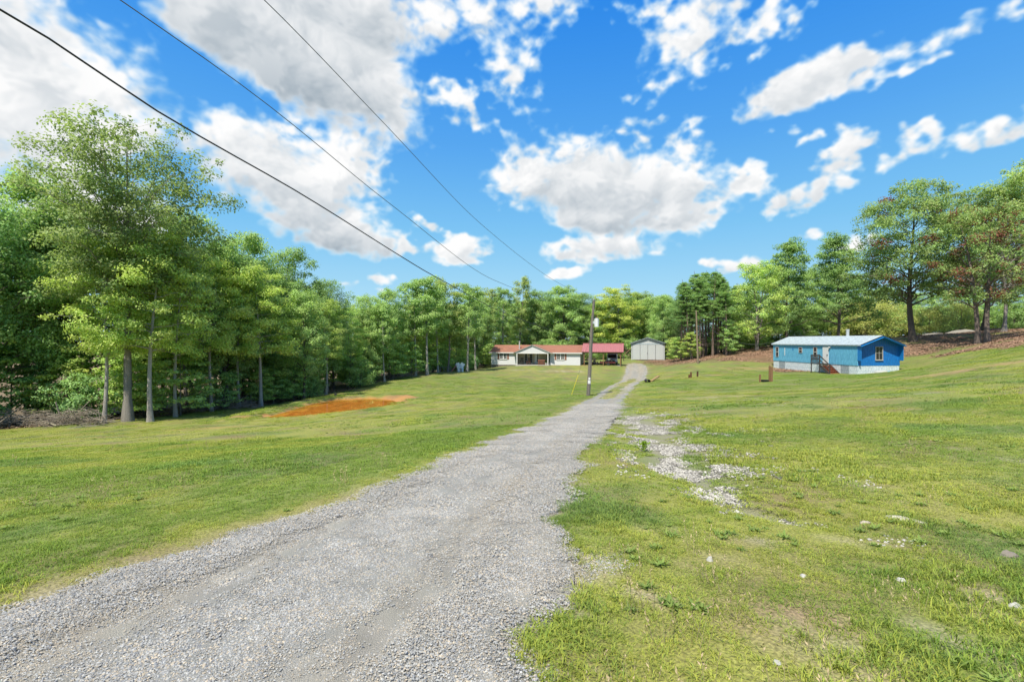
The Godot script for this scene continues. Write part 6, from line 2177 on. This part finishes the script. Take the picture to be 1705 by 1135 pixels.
	brush_pile(128, 30.4, 3.6, -0.05, 0.95, 260, 6, "brush pile of grey sticks just left of the slim pale trunk")
	brush_pile(300, 37.5, 3.6, 0.3, 0.5, 90, 8, "scattered fallen branches right of the big oak")
	brush_pile(365, 38.5, 5.2, 0.5, 1.0, 260, 7, "grey brush heap at the wood edge above the pond's tip")
	brush_pile(662, 66.0, 4.5, 0.6, 0.8, 120, 9, "pale log and brush pile left of the pale trunk pair")


func _ready() -> void:
	# camera
	var cam := Camera3D.new()
	cam.name = "camera"
	cam.position = Vector3(0, EYE, 0)
	cam.fov = rad_to_deg(2.0 * atan(567.5 / F))
	cam.near = 0.05
	cam.far = 6000
	add_child(cam)
	cam.current = true
	# sky, air and exposure
	var env := Environment.new()
	var sky := Sky.new()
	var pano := PanoramaSkyMaterial.new()
	pano.panorama = make_sky()
	pano.energy_multiplier = 1.0
	sky.sky_material = pano
	env.background_mode = Environment.BG_SKY
	env.sky = sky
	env.background_energy_multiplier = 1.0 / EXPOSURE
	env.tonemap_mode = Environment.TONE_MAPPER_LINEAR
	env.tonemap_exposure = EXPOSURE
	env.sdfgi_enabled = true
	env.ssao_enabled = true
	env.ssil_enabled = true
	var we := WorldEnvironment.new()
	we.name = "environment"
	we.environment = env
	add_child(we)
	# sun: high on the left, a little behind the viewer
	var sun := DirectionalLight3D.new()
	sun.name = "sun"
	add_child(sun)
	sun.look_at_from_position(Vector3(-0.3, 1.0, 0.55) * 50.0, Vector3.ZERO)
	sun.light_energy = 1.25
	sun.light_angular_distance = 0.6
	sun.light_color = Color(1.0, 0.965, 0.9)
	sun.shadow_enabled = true
	# fields of chance
	rng.seed = 20
	n_large.seed = 1; n_large.frequency = 0.035; n_large.fractal_octaves = 3
	n_mid.seed = 2; n_mid.frequency = 0.16; n_mid.fractal_octaves = 3
	n_small.seed = 3; n_small.frequency = 0.75; n_small.fractal_octaves = 3
	for n in [n_large, n_mid, n_small]: n.noise_type = FastNoiseLite.TYPE_SIMPLEX_SMOOTH
	make_materials()
	fit_land()
	make_ground()
	make_road()
	make_pond()
	make_house()
	make_carport()
	make_shed()
	make_trailer()
	make_poles()
	make_protos()
	make_trees()
	for k in protos: protos[k].free()
	make_small_things()
	make_grass()
	make_weeds()
	make_gravel()
	make_riprap()
	make_litter()
